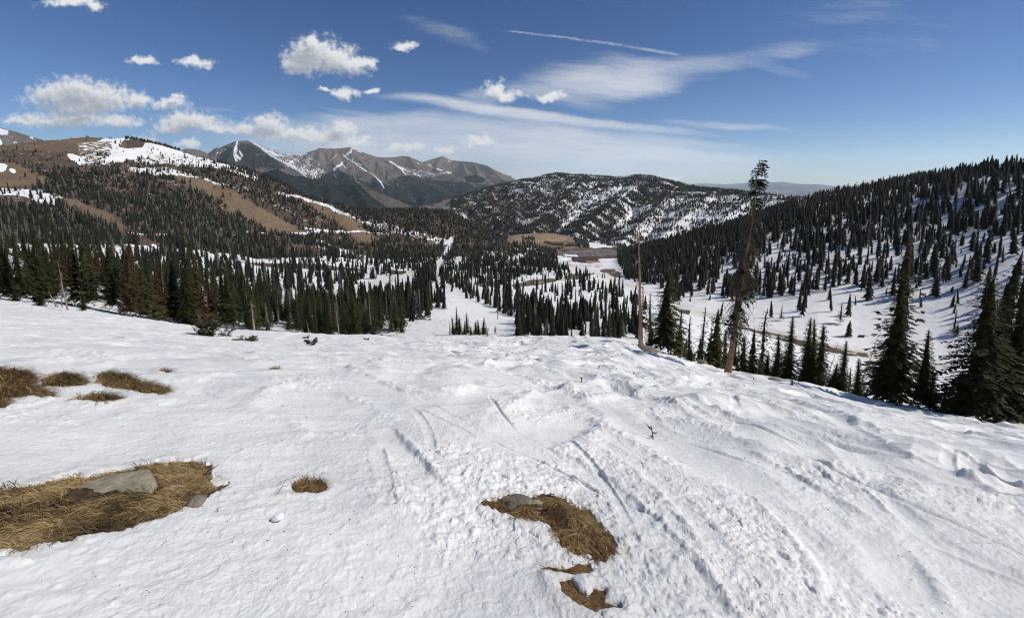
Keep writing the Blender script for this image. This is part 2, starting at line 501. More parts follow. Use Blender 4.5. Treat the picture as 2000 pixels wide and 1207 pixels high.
# ------------------------------------------------------------------ material helpers
class NT:
    def __init__(self, name):
        self.m = bpy.data.materials.new(name)
        self.m.use_nodes = True
        self.t = self.m.node_tree
        self.b = self.t.nodes['Principled BSDF']
        self.out = self.t.nodes['Material Output']

    def n(self, typ, **kw):
        n = self.t.nodes.new(typ)
        for k, v in kw.items():
            setattr(n, k, v)
        return n

    def l(self, a, b):
        self.t.links.new(a, b)

    def put(self, sock, val):
        if hasattr(val, 'links'):
            self.l(val, sock)
        else:
            sock.default_value = val

    def math(self, op, a, b=None, c=None, clamp=False):
        n = self.n('ShaderNodeMath', operation=op, use_clamp=clamp)
        self.put(n.inputs[0], a)
        if b is not None:
            self.put(n.inputs[1], b)
        if c is not None:
            self.put(n.inputs[2], c)
        return n.outputs[0]

    def attr(self, name):
        return self.n('ShaderNodeAttribute', attribute_name=name).outputs['Fac']

    def pos(self):
        return self.n('ShaderNodeNewGeometry').outputs['Position']

    def noise(self, scale, detail=4, rough=0.5, vec=None, dist=0.0):
        n = self.n('ShaderNodeTexNoise')
        n.inputs['Scale'].default_value = scale
        n.inputs['Detail'].default_value = detail
        n.inputs['Roughness'].default_value = rough
        n.inputs['Distortion'].default_value = dist
        self.l(vec if vec is not None else self.pos(), n.inputs['Vector'])
        return n.outputs['Fac']

    def ramp(self, fac, a, b):
        n = self.n('ShaderNodeMapRange', interpolation_type='SMOOTHSTEP')
        self.put(n.inputs[0], fac)
        n.inputs[1].default_value, n.inputs[2].default_value = a, b
        return n.outputs[0]

    def mix(self, fac, a, b):
        n = self.n('ShaderNodeMix', data_type='RGBA')
        self.put(n.inputs[0], fac)
        self.put(n.inputs[6], a if hasattr(a, 'links') else (*a, 1))
        self.put(n.inputs[7], b if hasattr(b, 'links') else (*b, 1))
        return n.outputs[2]

    def bump(self, h, dist, strength=1.0, prev=None):
        n = self.n('ShaderNodeBump')
        n.inputs['Strength'].default_value = strength
        n.inputs['Distance'].default_value = dist
        self.l(h, n.inputs['Height'])
        if prev is not None:
            self.l(prev, n.inputs['Normal'])
        return n.outputs['Normal']

    def done(self, color=None, rough=None, normal=None, spec=None):
        if color is not None:
            self.put(self.b.inputs['Base Color'], color if hasattr(color, 'links') else (*color, 1))
        if rough is not None:
            self.put(self.b.inputs['Roughness'], rough)
        if normal is not None:
            self.l(normal, self.b.inputs['Normal'])
        if spec is not None:
            self.b.inputs['Specular IOR Level'].default_value = spec
        return self.m


def scaled(nt, v):
    n = nt.n('ShaderNodeVectorMath', operation='MULTIPLY')
    nt.l(nt.pos(), n.inputs[0])
    n.inputs[1].default_value = v
    return n.outputs[0]


# near snow: old spring snow with faint dust and a crust of coarse grains
t = NT('spring_snow')
crust = t.noise(13, 5, 0.6)
grain = t.noise(38, 5, 0.65)
grain2 = t.noise(150, 3, 0.6)
rough_ = t.ramp(t.noise(0.9, 4, 0.6), 0.36, 0.62)
n0 = t.bump(t.math('MULTIPLY', crust, t.math('MULTIPLY_ADD', rough_, 0.9, 0.06)), 0.040, 0.40)
n1 = t.bump(t.math('MULTIPLY', grain, t.math('MULTIPLY_ADD', rough_, 0.75, 0.12)), 0.020, 0.65, n0)
n2 = t.bump(grain2, 0.004, 0.6, n1)
dust = t.math('MULTIPLY', t.ramp(t.noise(1.6, 6, 0.65), 0.55, 0.78), t.ramp(t.noise(14, 4, 0.7), 0.40, 0.7))
dust = t.math('MULTIPLY', dust, 0.35)
melt = t.math('MULTIPLY', t.attr('melt'), t.ramp(t.noise(9, 4, 0.6), 0.3, 0.7))
c = t.mix(t.noise(0.5, 4), (0.86, 0.845, 0.80), (0.80, 0.79, 0.755))
worn = t.noise(1.0, 5, 0.6, scaled(t, (0.75, 0.35, 0.5)))
c = t.mix(t.math('MULTIPLY', t.ramp(worn, 0.46, 0.66), 0.75), c, (0.655, 0.655, 0.645))
c = t.mix(t.math('MULTIPLY', t.ramp(t.noise(4.5, 5, 0.65), 0.5, 0.7), 0.35), c, (0.68, 0.675, 0.66))
c = t.mix(dust, c, (0.55, 0.47, 0.40))
c = t.mix(t.math('MULTIPLY', melt, 0.5), c, (0.42, 0.35, 0.28))
M_SNOW = t.done(c, 0.55, n2, 0.25)

# valley ground: snow over brown soil, meadow, tan gravel
t = NT('valley_ground')
broad = t.noise(0.02, 5, 0.6)
fine = t.noise(0.16, 5, 0.65)
tiny = t.noise(0.9, 4, 0.6)
soil = t.mix(t.ramp(broad, 0.40, 0.60), (0.088, 0.060, 0.043), (0.142, 0.095, 0.062))
soil = t.mix(t.math('MULTIPLY', t.ramp(fine, 0.45, 0.7), 0.6), soil, (0.075, 0.052, 0.040))
soil = t.mix(t.math('MULTIPLY', t.ramp(tiny, 0.5, 0.7), 0.4), soil, (0.19, 0.135, 0.085))
tan = t.mix(t.ramp(fine, 0.4, 0.65), (0.36, 0.26, 0.155), (0.27, 0.19, 0.11))
soil = t.mix(t.attr('tan'), soil, tan)
soil = t.mix(t.attr('grey'), soil, t.mix(tiny, (0.20, 0.19, 0.18), (0.30, 0.285, 0.27)))
k = t.math('ADD', t.math('MULTIPLY', t.math('SUBTRACT', fine, 0.5), 1.5), t.math('MULTIPLY', t.math('SUBTRACT', tiny, 0.5), 0.7))
edge = t.math('ADD', t.attr('snow'), t.math('MULTIPLY', k, t.attr('patchy')))
s = t.ramp(edge, 0.44, 0.56)
snowc = t.mix(t.noise(0.05, 4), (0.86, 0.845, 0.815), (0.78, 0.77, 0.745))
snowc = t.mix(t.attr('dirt'), snowc, (0.50, 0.42, 0.33))
soil = t.mix(t.math('MULTIPLY', t.ramp(t.noise(2.2, 5, 0.7), 0.48, 0.66), 0.6), soil, (0.055, 0.045, 0.034))
c = t.mix(s, soil, snowc)
nb = t.bump(t.noise(0.6, 6, 0.6), 0.5, 0.6)
M_VALLEY = t.done(c, 0.8, nb, 0.15)

# ------------------------------------------------------------------ the near slope
def polar_axis(half, n, extra):
    a = np.linspace(-half, half, n)
    b = np.linspace(half, 360 - half, extra + 2)[1:-1]
    return np.radians(np.concatenate([a, b]))


R_SEAM = 125.0
azn = polar_axis(57, 1500, 90)
rn = np.concatenate([np.exp(np.linspace(math.log(0.35), math.log(1.7), 30))[:-1],
                     np.exp(np.linspace(math.log(1.7), math.log(14), 560))[:-1],
                     np.exp(np.linspace(math.log(14), math.log(70), 430))[:-1],
                     np.exp(np.linspace(math.log(70), math.log(R_SEAM), 70))])
A, R = np.meshgrid(azn, rn)
X, Y = R * np.sin(A), R * np.cos(A)
Zg = ground(X.ravel(), Y.ravel(), True).reshape(X.shape)
pd = patch_depth(X.ravel(), Y.ravel())
# dirty rim around the bare patches
melt = np.zeros(X.size)
xf, yf = X.ravel(), Y.ravel()
for nm, dep, w, bb in PATCH_W:
    m = (xf > bb[0]) & (xf < bb[1]) & (yf > bb[2]) & (yf < bb[3])
    if m.any():
        s = poly_sdf(xf[m], yf[m], w)
        melt[m] = np.maximum(melt[m], sstep(-0.22, 0.0, s))
NEAR = new_mesh('ground', np.stack([xf, yf, Zg.ravel()], 1), grid_faces(len(rn), len(azn), True)[:, ::-1], M_SNOW, True, {'melt': melt})
tag(link('ground', NEAR), kind='structure')

# ------------------------------------------------------------------ the valley: painted covers, photo pixels
# (polygon, snow cover 0..1, patchiness)
COVER = [
    ([(-500, 250), (1010, 250), (1010, 505), (700, 505), (500, 505), (300, 480), (-500, 470)], 0.335, 0.72),     # left hill: mostly bare
    ([(-500, 470), (300, 478), (500, 503), (700, 505), (860, 500), (1000, 545), (1000, 700), (-500, 700)], 0.78, 0.62),   # valley floor left
    ([(400, 512), (520, 521), (640, 531), (700, 530), (700, 524), (560, 512), (430, 505)], 0.9, 0.3),
    ([(-500, 250), (240, 250), (240, 300), (150, 303), (90, 300), (-500, 325)], 0.02, 0.05),                        # bare summit
    ([(-500, 292), (150, 292), (230, 302), (200, 318), (100, 322), (0, 325), (-500, 330)], 0.36, 0.5),
    ([(170, 283), (230, 268), (262, 270), (300, 276), (350, 288), (400, 300), (470, 322), (520, 340), (500, 352), (430, 332), (360, 316),
      (300, 305), (240, 310), (190, 312), (165, 305)], 0.86, 0.42),
    ([(228, 270), (258, 270), (270, 277), (330, 288), (410, 306), (410, 316), (330, 306), (280, 302), (240, 288), (222, 310), (205, 313), (215, 292)], 1.0, 0.1),
    ([(150, 280), (232, 278), (226, 300), (205, 318), (150, 316)], 0.46, 0.85),
    ([(132, 300), (150, 303), (165, 312), (158, 316), (138, 308)], 1.0, 0.1),
    ([(226, 271), (238, 270), (232, 284), (218, 302), (206, 313), (212, 300), (222, 284)], 1.0, 0.3),
    ([(242, 275), (290, 279), (275, 290), (232, 288)], 0.05, 0.3),
    ([(300, 300), (420, 316), (440, 330), (350, 322), (260, 312)], 0.6, 0.9),
    ([(-500, 325), (30, 326), (92, 345), (95, 360), (60, 366), (-500, 368)], 0.10, 0.10),                           # brown meadow
    ([(-20, 328), (12, 328), (12, 338), (-20, 340)], 1.0, 0.15), ([(20, 332), (32, 334), (30, 340), (18, 338)], 1, 0.1),
    ([(-500, 364), (30, 366), (70, 372), (120, 384), (125, 398), (80, 393), (30, 384), (-500, 380)], 0.95, 0.35),
    ([(60, 378), (125, 392), (128, 400), (90, 400), (60, 392)], 0.7, 0.5),
    ([(105, 386), (150, 393), (200, 412), (245, 437), (300, 470), (350, 492), (352, 502), (300, 486), (240, 452), (210, 436), (170, 420), (120, 402)], 0.06, 0.12),
    ([(300, 333), (360, 341), (412, 356), (470, 388), (530, 420), (590, 452), (600, 462), (540, 463), (486, 430), (440, 402), (390, 374), (345, 352)], 0.10, 0.35),
    ([(255, 323), (330, 327), (390, 343), (395, 348), (340, 342), (270, 330)], 0.8, 0.5),
    ([(400, 348), (450, 364), (490, 384), (484, 388), (430, 366), (400, 354)], 0.62, 0.9), ([(480, 380), (540, 402), (600, 432), (590, 436), (530, 410), (478, 386)], 0.5, 0.9),
    ([(430, 360), (560, 415), (640, 455), (620, 462), (540, 425), (470, 392)], 0.12, 0.2),
    ([(560, 383), (600, 393), (660, 413), (700, 434), (735, 468), (722, 480), (702, 478), (672, 450), (640, 424), (600, 402)], 0.10, 0.35),
    ([(536, 375), (560, 380), (600, 390), (630, 400), (660, 412), (690, 424), (720, 434), (718, 438), (680, 427), (640, 409), (600, 395), (545, 379)], 0.66, 0.9),
    ([(710, 425), (760, 440), (820, 455), (880, 470), (880, 478), (800, 462), (720, 442)], 0.62, 0.6),
    ([(-100, 452), (700, 452), (700, 459), (-100, 459)], 0.14, 0.15),                                            # road cut
    ([(70, 454.6), (165, 453.4), (165, 456.6), (70, 457.4)], 1.0, 0.05), ([(235, 452), (270, 453), (330, 454.5), (330, 456.5), (270, 456), (235, 455)], 1, 0.1),
    ([(400, 454.5), (470, 455), (560, 455), (700, 454.5), (700, 456.5), (560, 457.3), (470, 457), (400, 456.5)], 1.0, 0.12),
    ([(590, 448), (640, 452), (700, 453.8), (760, 456), (760, 458), (690, 457), (640, 455), (590, 451)], 1.0, 0.15),
    ([(330, 486), (360, 500), (352, 505), (325, 492)], 0.95, 0.3), ([(300, 475), (320, 488), (312, 490), (295, 479)], 0.95, 0.3),
    ([(370, 506), (420, 512), (500, 520), (600, 530), (600, 536), (500, 528), (400, 518), (365, 511)], 1, 0.3),
    ([(620, 470), (680, 488), (720, 500), (690, 504), (640, 490), (610, 478)], 0.75, 0.5),
    ([(420, 508), (560, 516), (680, 522), (720, 526), (650, 527), (520, 522)], 0.05, 0.1),
    ([(790, 505), (830, 506), (835, 512), (795, 513)], 0.05, 0.1), ([(760, 528), (795, 530), (795, 536), (760, 535)], 0.05, 0.1),
    # pistes in the middle
    ([(690, 560), (720, 550), (770, 538), (815, 528), (832, 514), (850, 508), (890, 505), (904, 500), (906, 507), (880, 514), (870, 520),
      (852, 528), (845, 548), (830, 556), (860, 548), (868, 556), (800, 566), (735, 600), (700, 600)], 1.0, 0.08),
    ([(880, 462), (885, 466), (879, 480), (873, 492), (867, 503), (862, 503), (868, 490), (875, 478)], 0.72, 0.8),
    ([(885, 470), (930, 480), (960, 492), (990, 500), (985, 510), (930, 494), (890, 482)], 0.10, 0.2),
    ([(860, 552), (1000, 545), (1060, 535), (1100, 530), (1250, 560), (1300, 590), (1250, 640), (1000, 640), (900, 600)], 0.95, 0.25),
    ([(840, 510), (1000, 485), (1080, 480), (1100, 500), (1110, 520), (1000, 548), (870, 552), (850, 535)], 0.60, 0.55),
    ([(965, 515), (1000, 503), (1006, 508), (990, 520), (965, 528)], 0.02, 0.1), ([(1020, 487), (1040, 490), (1035, 500), (1010, 500)], 0.05, 0.1),
    ([(1010, 493), (1035, 494), (1015, 503), (1030, 508), (1012, 506), (1008, 500)], 0.95, 0.2),
    ([(985, 560), (1030, 548), (1090, 542), (1100, 548), (1060, 556), (1000, 559)], 0.34, 0.9),
    ([(1100, 540), (1130, 533), (1160, 531), (1165, 537), (1130, 545), (1100, 550)], 0.34, 0.9),
    ([(1160, 522), (1200, 525), (1225, 538), (1210, 543), (1180, 535)], 0.34, 0.9),
    ([(1100, 512), (1130, 518), (1160, 522), (1185, 535), (1225, 553), (1260, 562), (1290, 580), (1330, 600), (1330, 612), (1290, 600), (1230, 570),
      (1190, 548), (1160, 530), (1110, 524), (1090, 518)], 1.0, 0.06),
    ([(1150, 525), (1180, 517), (1190, 520), (1165, 530)], 1, 0.1),
    ([(1085, 510), (1140, 512), (1180, 516), (1170, 522), (1110, 518)], 0.55, 0.6),
    # right hill
    ([(1250, 380), (1560, 380), (2500, 280), (2500, 720), (1300, 640), (1240, 560), (1200, 520), (1200, 500)], 0.84, 0.40),
    ([(1560, 385), (1640, 365), (1800, 345), (2500, 290), (2500, 470), (1850, 470), (1700, 460), (1600, 440), (1560, 420)], 0.72, 0.6),
    ([(1545, 378), (1590, 377), (1580, 395), (1572, 418), (1556, 412), (1552, 392)], 0.08, 0.15),
    ([(1480, 400), (1550, 385), (1555, 420), (1500, 450)], 0.55, 0.6),
    ([(1200, 505), (1240, 500), (1280, 505), (1240, 530), (1200, 530)], 0.6, 0.6),
    ([(1240, 580), (1330, 590), (1500, 600), (1700, 600), (2500, 560), (2500, 760), (1700, 720), (1420, 680), (1240, 620)], 1.0, 0.10),
    # brown edge along the lower trail
    ([(1310, 596), (1330, 604), (1350, 608), (1345, 614), (1320, 606)], 0.1, 0.2),
    ([(1380, 622), (1440, 634), (1500, 648), (1560, 660), (1620, 674), (1700, 690), (1700, 700), (1600, 684), (1500, 659), (1400, 632)], 0.40, 1.0),
    # lodge flat
    ([(1060, 470), (1120, 478), (1160, 484), (1250, 486), (1280, 494), (1240, 504), (1170, 508), (1110, 506), (1080, 496), (1050, 488)], 0.26, 0.6),
    ([(1105, 498), (1120, 499), (1132, 506), (1110, 505), (1098, 500)], 1, 0.1),
    ([(960, 455), (1010, 452), (1090, 452), (1130, 462), (1138, 482), (1060, 486), (1000, 484), (965, 474)], 0.0, 0.05),
    ([(1195, 484), (1300, 484), (1300, 500), (1230, 500)], 0.25, 0.5),
]
TAN = [([(955, 450), (1010, 450), (1100, 452), (1132, 464), (1140, 484), (1060, 488), (1000, 486), (960, 476)], 0.50),
       ([(1000, 464), (1020, 459.5), (1050, 458), (1085, 458.5), (1105, 462), (1112, 467), (1100, 471), (1060, 472), (1020, 472), (1004, 469)], 1.0),
       ([(350, 335), (400, 347), (470, 385), (590, 452), (600, 462), (520, 464), (420, 398), (340, 348)], 0.42),
       ([(600, 395), (700, 432), (738, 470), (735, 482), (700, 484), (668, 456)], 0.42),
       ([(-500, 322), (30, 322), (92, 342), (95, 362), (-500, 368)], 0.35), ([(-500, 250), (260, 250), (240, 296), (-500, 300)], 0.30),
       ([(105, 386), (150, 393), (200, 412), (245, 437), (240, 452), (170, 420), (120, 402)], 0.35),
       ([(860, 455), (990, 500), (985, 512), (930, 494)], 0.45), ([(965, 515), (1000, 503), (1040, 488), (1035, 500), (990, 520), (965, 528)], 0.3),
       ([(70, 450), (170, 450), (170, 460), (70, 460)], 0.3), ([(1000, 545), (1170, 525), (1170, 540), (1000, 565)], 0.12)]
GREY = [([(1085, 489), (1120, 488), (1160, 489), (1215, 490), (1225, 497), (1200, 502), (1170, 504), (1110, 502), (1088, 496)], 0.6)]


def painted(u, v, X, Y):
    wob = 9.0 / np.maximum(1, np.hypot(X, Y) / 500)
    uu = u + wob * 0.6 * fbm(X / 30, Y / 30, 3, 91)
    vv = v + wob * 0.35 * fbm(X / 30, Y / 30, 3, 92)
    snow, pat = np.full(u.shape, 0.9), np.full(u.shape, 0.25)
    for pl, s, p in COVER:
        m = in_poly(uu, vv, pl)
        snow[m], pat[m] = s, p
    pat = np.where((v < 505) & (snow > 0.6), np.maximum(pat * 1.5, 0.5), pat)
    tan, grey = np.zeros(u.shape), np.zeros(u.shape)
    for pl, s in TAN:
        tan[in_poly(uu, vv, pl)] = s
    for pl, s in GREY:
        grey[in_poly(uu, vv, pl)] = s
    return snow, pat, tan, grey


azt = polar_axis(60, 1150, 60)
rt = np.concatenate([np.exp(np.linspace(math.log(R_SEAM), math.log(1700), 640))[:-1],
                     np.exp(np.linspace(math.log(1700), math.log(35000), 60))])
A, R = np.meshgrid(azt, rt)
X, Y = (R * np.sin(A)).ravel(), (R * np.cos(A)).ravel()
Z = ground(X, Y)
u, v, dep = project(X, Y, macro(X, Y))
snow, pat, tan, grey = painted(u, v, X, Y)
# blur the covers a little so that their rims do not follow the mesh
def blur(a):
    a = a.reshape(len(rt), len(azt))
    a = (a + np.roll(a, 1, 1) + np.roll(a, -1, 1)) / 3
    b = a.copy()
    b[1:-1] = (a[:-2] + a[1:-1] + a[2:]) / 3
    return b.ravel()
# trodden, dusty piste by the lower trail
dirt = np.zeros(u.shape)
for pts, wd in (([(1330, 600), (1420, 626), (1520, 650), (1620, 672), (1720, 697), (1850, 715)], 7), ([(1110, 516), (1190, 542), (1280, 580), (1330, 605)], 4), ([(700, 560), (820, 530), (900, 504)], 8)):
    d, _ = seg_dist(u, v, pts)
    dirt = np.maximum(dirt, np.exp(-(d / wd) ** 2) * 0.6)
dirt = np.clip(dirt * (0.7 + 0.9 * fbm(X / 12, Y / 12, 3, 95)), 0, 1)
# the near mesh owns everything inside the seam; snow only where it meets it
TERR = new_mesh('terrain', np.stack([X, Y, Z], 1), grid_faces(len(rt), len(azt), True)[:, ::-1], M_VALLEY, True,
                {'snow': blur(snow), 'patchy': blur(pat), 'tan': blur(tan), 'grey': blur(grey), 'dirt': blur(dirt)})
tag(link('terrain', TERR), kind='structure')

# ------------------------------------------------------------------ mountains: ridges and spurs with slopes falling off them
def ridge_pts(pts):
    return np.array([at_r(u, v, r) for u, v, r in pts])


def tents(X, Y, ridges, base, seed, amp, wl):
    """ridges: list of (points, slope left/right, noise share). Returns z and the distance to the ridge that carries it."""
    Z = np.full(X.shape, base, float)
    D = np.full(X.shape, 1e5)
    wx = wl * 0.5 * fbm(X / (wl * 1.6), Y / (wl * 1.6), 3, seed + 7)
    wy = wl * 0.5 * fbm(X / (wl * 1.6), Y / (wl * 1.6), 3, seed + 8)
    for pts, slope in ridges:
        P = ridge_pts(pts)
        for a, b in zip(P[:-1], P[1:]):
            L2 = (b[0] - a[0]) ** 2 + (b[1] - a[1]) ** 2 + 1e-9
            t = np.clip(((X - a[0]) * (b[0] - a[0]) + (Y - a[1]) * (b[1] - a[1])) / L2, 0, 1)
            d = np.hypot(X - a[0] - t * (b[0] - a[0]), Y - a[1] - t * (b[1] - a[1]))
            k = np.clip(d / wl, 0, 1)
            t2 = np.clip(((X + wx * k - a[0]) * (b[0] - a[0]) + (Y + wy * k - a[1]) * (b[1] - a[1])) / L2, 0, 1)
            d2 = np.hypot(X + wx * k - a[0] - t2 * (b[0] - a[0]), Y + wy * k - a[1] - t2 * (b[1] - a[1]))
            s = slope * (1 - 0.22 * np.clip(d2 / (wl * 6), 0, 1))
            z = a[2] + t2 * (b[2] - a[2]) - s * d2
            m = z > Z
            Z = np.where(m, z, Z)
            D = np.where(m, d2, D)
    g = np.clip(D / (wl * 1.3), 0, 1) ** 1.3
    Z = Z + amp * g * (ridged(X / wl, Y / wl, 5, seed, 0.55) - 0.35)
    return Z, D


def mountain(name, az0, az1, na, r0, r1, nr, ridges, base, seed, amp, wl, mat, snow_fn=None, extra=None):
    az = np.linspace(az0, az1, na)
    rr = np.exp(np.linspace(math.log(r0), math.log(r1), nr))
    A, R = np.meshgrid(az, rr)
    X, Y = (R * np.sin(A)).ravel(), (R * np.cos(A)).ravel()
    Z, D = tents(X, Y, ridges, base, seed, amp, wl)
    Z = np.where(Z < base + 5, base - 200, Z)
    u, v, d = project(X, Y, Z)
    at = {'snow': snow_fn(u, v, X, Y, Z) if snow_fn else np.zeros(X.shape)}
    if extra:
        at.update(extra(u, v, X, Y, Z))
    me = new_mesh(name, np.stack([X, Y, Z], 1), grid_faces(nr, na)[:, ::-1], mat, True, at)
    o = tag(link(name, me), kind='structure')
    return o, (az, rr, Z.reshape(nr, na))


def azu(u):
    dx, dy, dz = ray(u, 350)
    return math.atan2(float(dx), float(dy))


# rock, forest and snow of the high mountains
def mountain_mat(name, treeline, rock_a, rock_b, wood, scale, snow_rough=0.10):
    t = NT(name)
    big, mid, sm = t.noise(1 / (scale * 8), 5, 0.6), t.noise(1 / scale, 5, 0.65), t.noise(8 / scale, 3, 0.6)
    sx = t.n('ShaderNodeSeparateXYZ')
    t.l(t.pos(), sx.inputs[0])
    rock = t.mix(t.ramp(big, 0.35, 0.65), rock_a, rock_b)
    rock = t.mix(t.math('MULTIPLY', t.ramp(mid, 0.45, 0.7), 0.55), rock, tuple(0.55 * x for x in rock_a))
    rock = t.mix(t.math('MULTIPLY', t.ramp(sm, 0.5, 0.75), 0.5), rock, tuple(min(1, 1.45 * x) for x in rock_b))
    h = t.math('ADD', sx.outputs[2], t.math('MULTIPLY', t.math('SUBTRACT', mid, 0.5), 420.0))
    h = t.math('ADD', h, t.math('MULTIPLY', t.math('SUBTRACT', big, 0.5), 500.0))
    tree = t.ramp(h, treeline + 70, treeline - 70)
    tree = t.math('MAXIMUM', tree, t.attr('wood'))  # this mask holds forest and the left peak's painted shade
    woodc = t.mix(t.ramp(sm, 0.35, 0.65), wood, tuple(0.6 * x for x in wood))
    woodc = t.mix(t.math('MULTIPLY', t.ramp(mid, 0.52, 0.72), 0.5), woodc, (0.10, 0.085, 0.07))
    c = t.mix(tree, rock, woodc)
    s = t.math('ADD', t.attr('snow'), t.math('MULTIPLY', t.math('SUBTRACT', mid, 0.5), 1.0))
    s = t.math('ADD', s, t.math('MULTIPLY', t.math('SUBTRACT', sm, 0.5), 1.7))
    c = t.mix(t.ramp(s, 0.46, 0.56), c, (0.82, 0.84, 0.87))
    nb = t.bump(sm, scale * 0.10, 0.9, t.bump(mid, scale * 0.25, 0.7))
    return t.done(c, 0.9, nb, 0.05)


M_MASSIF = mountain_mat('alpine_rock', -60, (0.135, 0.113, 0.094), (0.205, 0.175, 0.145), (0.026, 0.034, 0.030), 170)
M_FOOT = mountain_mat('forested_slope', 900, (0.10, 0.09, 0.075), (0.14, 0.12, 0.10), (0.024, 0.034, 0.027), 90)

STREAKS = [  # snow couloirs and ledges on the massif: photo pixels, half width
    ([(463, 275), (462, 284)], 2.2, .9), ([(461, 288), (459, 298), (465, 308)], 4.5, .78), ([(468, 296), (473, 305), (468, 312)], 3, .75), ([(458, 303), (462, 314)], 3, .75),
    ([(487, 275), (510, 288), (530, 298), (545, 304)], 2.2, .95), ([(508, 287), (530, 305), (555, 318), (580, 332), (598, 340)], 2.2, .9),
    ([(530, 300), (545, 312), (570, 325), (590, 330)], 3.0, .75), ([(545, 300), (560, 313), (585, 325)], 1.5, .8), ([(560, 318), (585, 335), (600, 348)], 2, .75),
    ([(548, 299), (575, 301), (600, 300)], 1.6, .8), ([(570, 316), (580, 330)], 1.5, .75), ([(590, 332), (615, 338), (622, 334)], 3, .62),
    ([(607, 350), (620, 342), (618, 336)], 1.8, .85), ([(652, 332), (658, 326), (667, 322), (668, 318)], 2.6, .95), ([(667, 320), (676, 328)], 1.4, .9),
    ([(671, 304), (676, 302), (680, 300), (686, 297), (686, 292)], 2.4, .95), ([(671, 305), (690, 317), (705, 328), (716, 335)], 2.0, .95),
    ([(692, 317), (708, 323)], 1.3, .8), ([(722, 337), (735, 347), (745, 358), (750, 367)], 1.6, .95), ([(688, 289), (706, 298)], 1.3, .95),
    ([(760, 315), (772, 322), (785, 332), (793, 343)], 1.6, .95), ([(780, 326), (795, 334), (815, 340), (822, 346)], 1.8, .75),
    ([(838, 322), (846, 328)], 1.3, .8), ([(853, 330), (868, 335), (880, 339)], 1.8, .8), ([(866, 335), (882, 336)], 1.4, .7), ([(876, 315), (884, 316)], 1, .9),
    ([(640, 320), (650, 310), (657, 303)], 1.2, .62), ([(605, 306), (612, 298)], 1.0, .7), ([(635, 290), (655, 288)], 1.2, .8),
    ([(420, 302), (440, 292), (455, 285)], 1.2, .65), ([(815, 319), (824, 321)], 1, .8)]


def massif_snow(u, v, X, Y, Z):
    uu = u + 1.6 * fbm(X / 70, Y / 70, 3, 201)
    vv = v + 1.2 * fbm(X / 70, Y / 70, 3, 202)
    s = np.zeros(u.shape)
    for pts, w, a in STREAKS:
        d, _ = seg_dist(uu, vv, pts)
        s = np.maximum(s, 0.92 * a * sstep(1.35 * w, 0.2 * w, d))
    s = np.maximum(s, 0.10)
    for pl in ([(500, 282), (560, 302), (600, 318), (640, 338), (620, 348), (560, 325), (520, 300)], [(560, 300), (600, 300), (625, 318), (625, 340), (590, 330)], [(780, 325), (830, 335), (880, 338), (840, 348), (790, 340)]):
        s = np.where(in_poly(uu, vv, pl), np.maximum(s, 0.37), s)
    for pl, a in (([(-80, 250), (15, 254), (16, 264), (-10, 263)], 1), ([(-50, 270), (4, 272), (2, 284), (-50, 286)], .9), ([(22, 276), (33, 277), (32, 281), (24, 280)], .9),
                  ([(57, 266), (65, 268), (64, 272), (57, 270)], .9), ([(143, 270), (150, 267), (160, 270)], 1.0)):
        s[in_poly(uu, vv, pl)] = a
    return s


def massif_wood_shade(u, v, X, Y, Z):
    w = np.zeros(u.shape)
    n = 3 * fbm(X / 150, Y / 150, 3, 205)
    for pl, a in (([(428, 300), (440, 288), (470, 279), (490, 283), (520, 300), (545, 318), (560, 330), (430, 330)], 0.86),  # first outline: shade on the left peak's face, painted in the forest colour
                  ([(610, 352), (640, 338), (660, 332), (690, 345), (700, 362), (640, 372), (600, 372)], 1), ([(762, 352), (790, 342), (850, 352), (980, 365), (980, 420), (740, 420), (750, 368)], 0.9),
                  ([(905, 345), (930, 342), (950, 350), (940, 358), (912, 356)], 1)):
        w[in_poly(u + n, v + n, pl)] = a
    return {'wood': w}


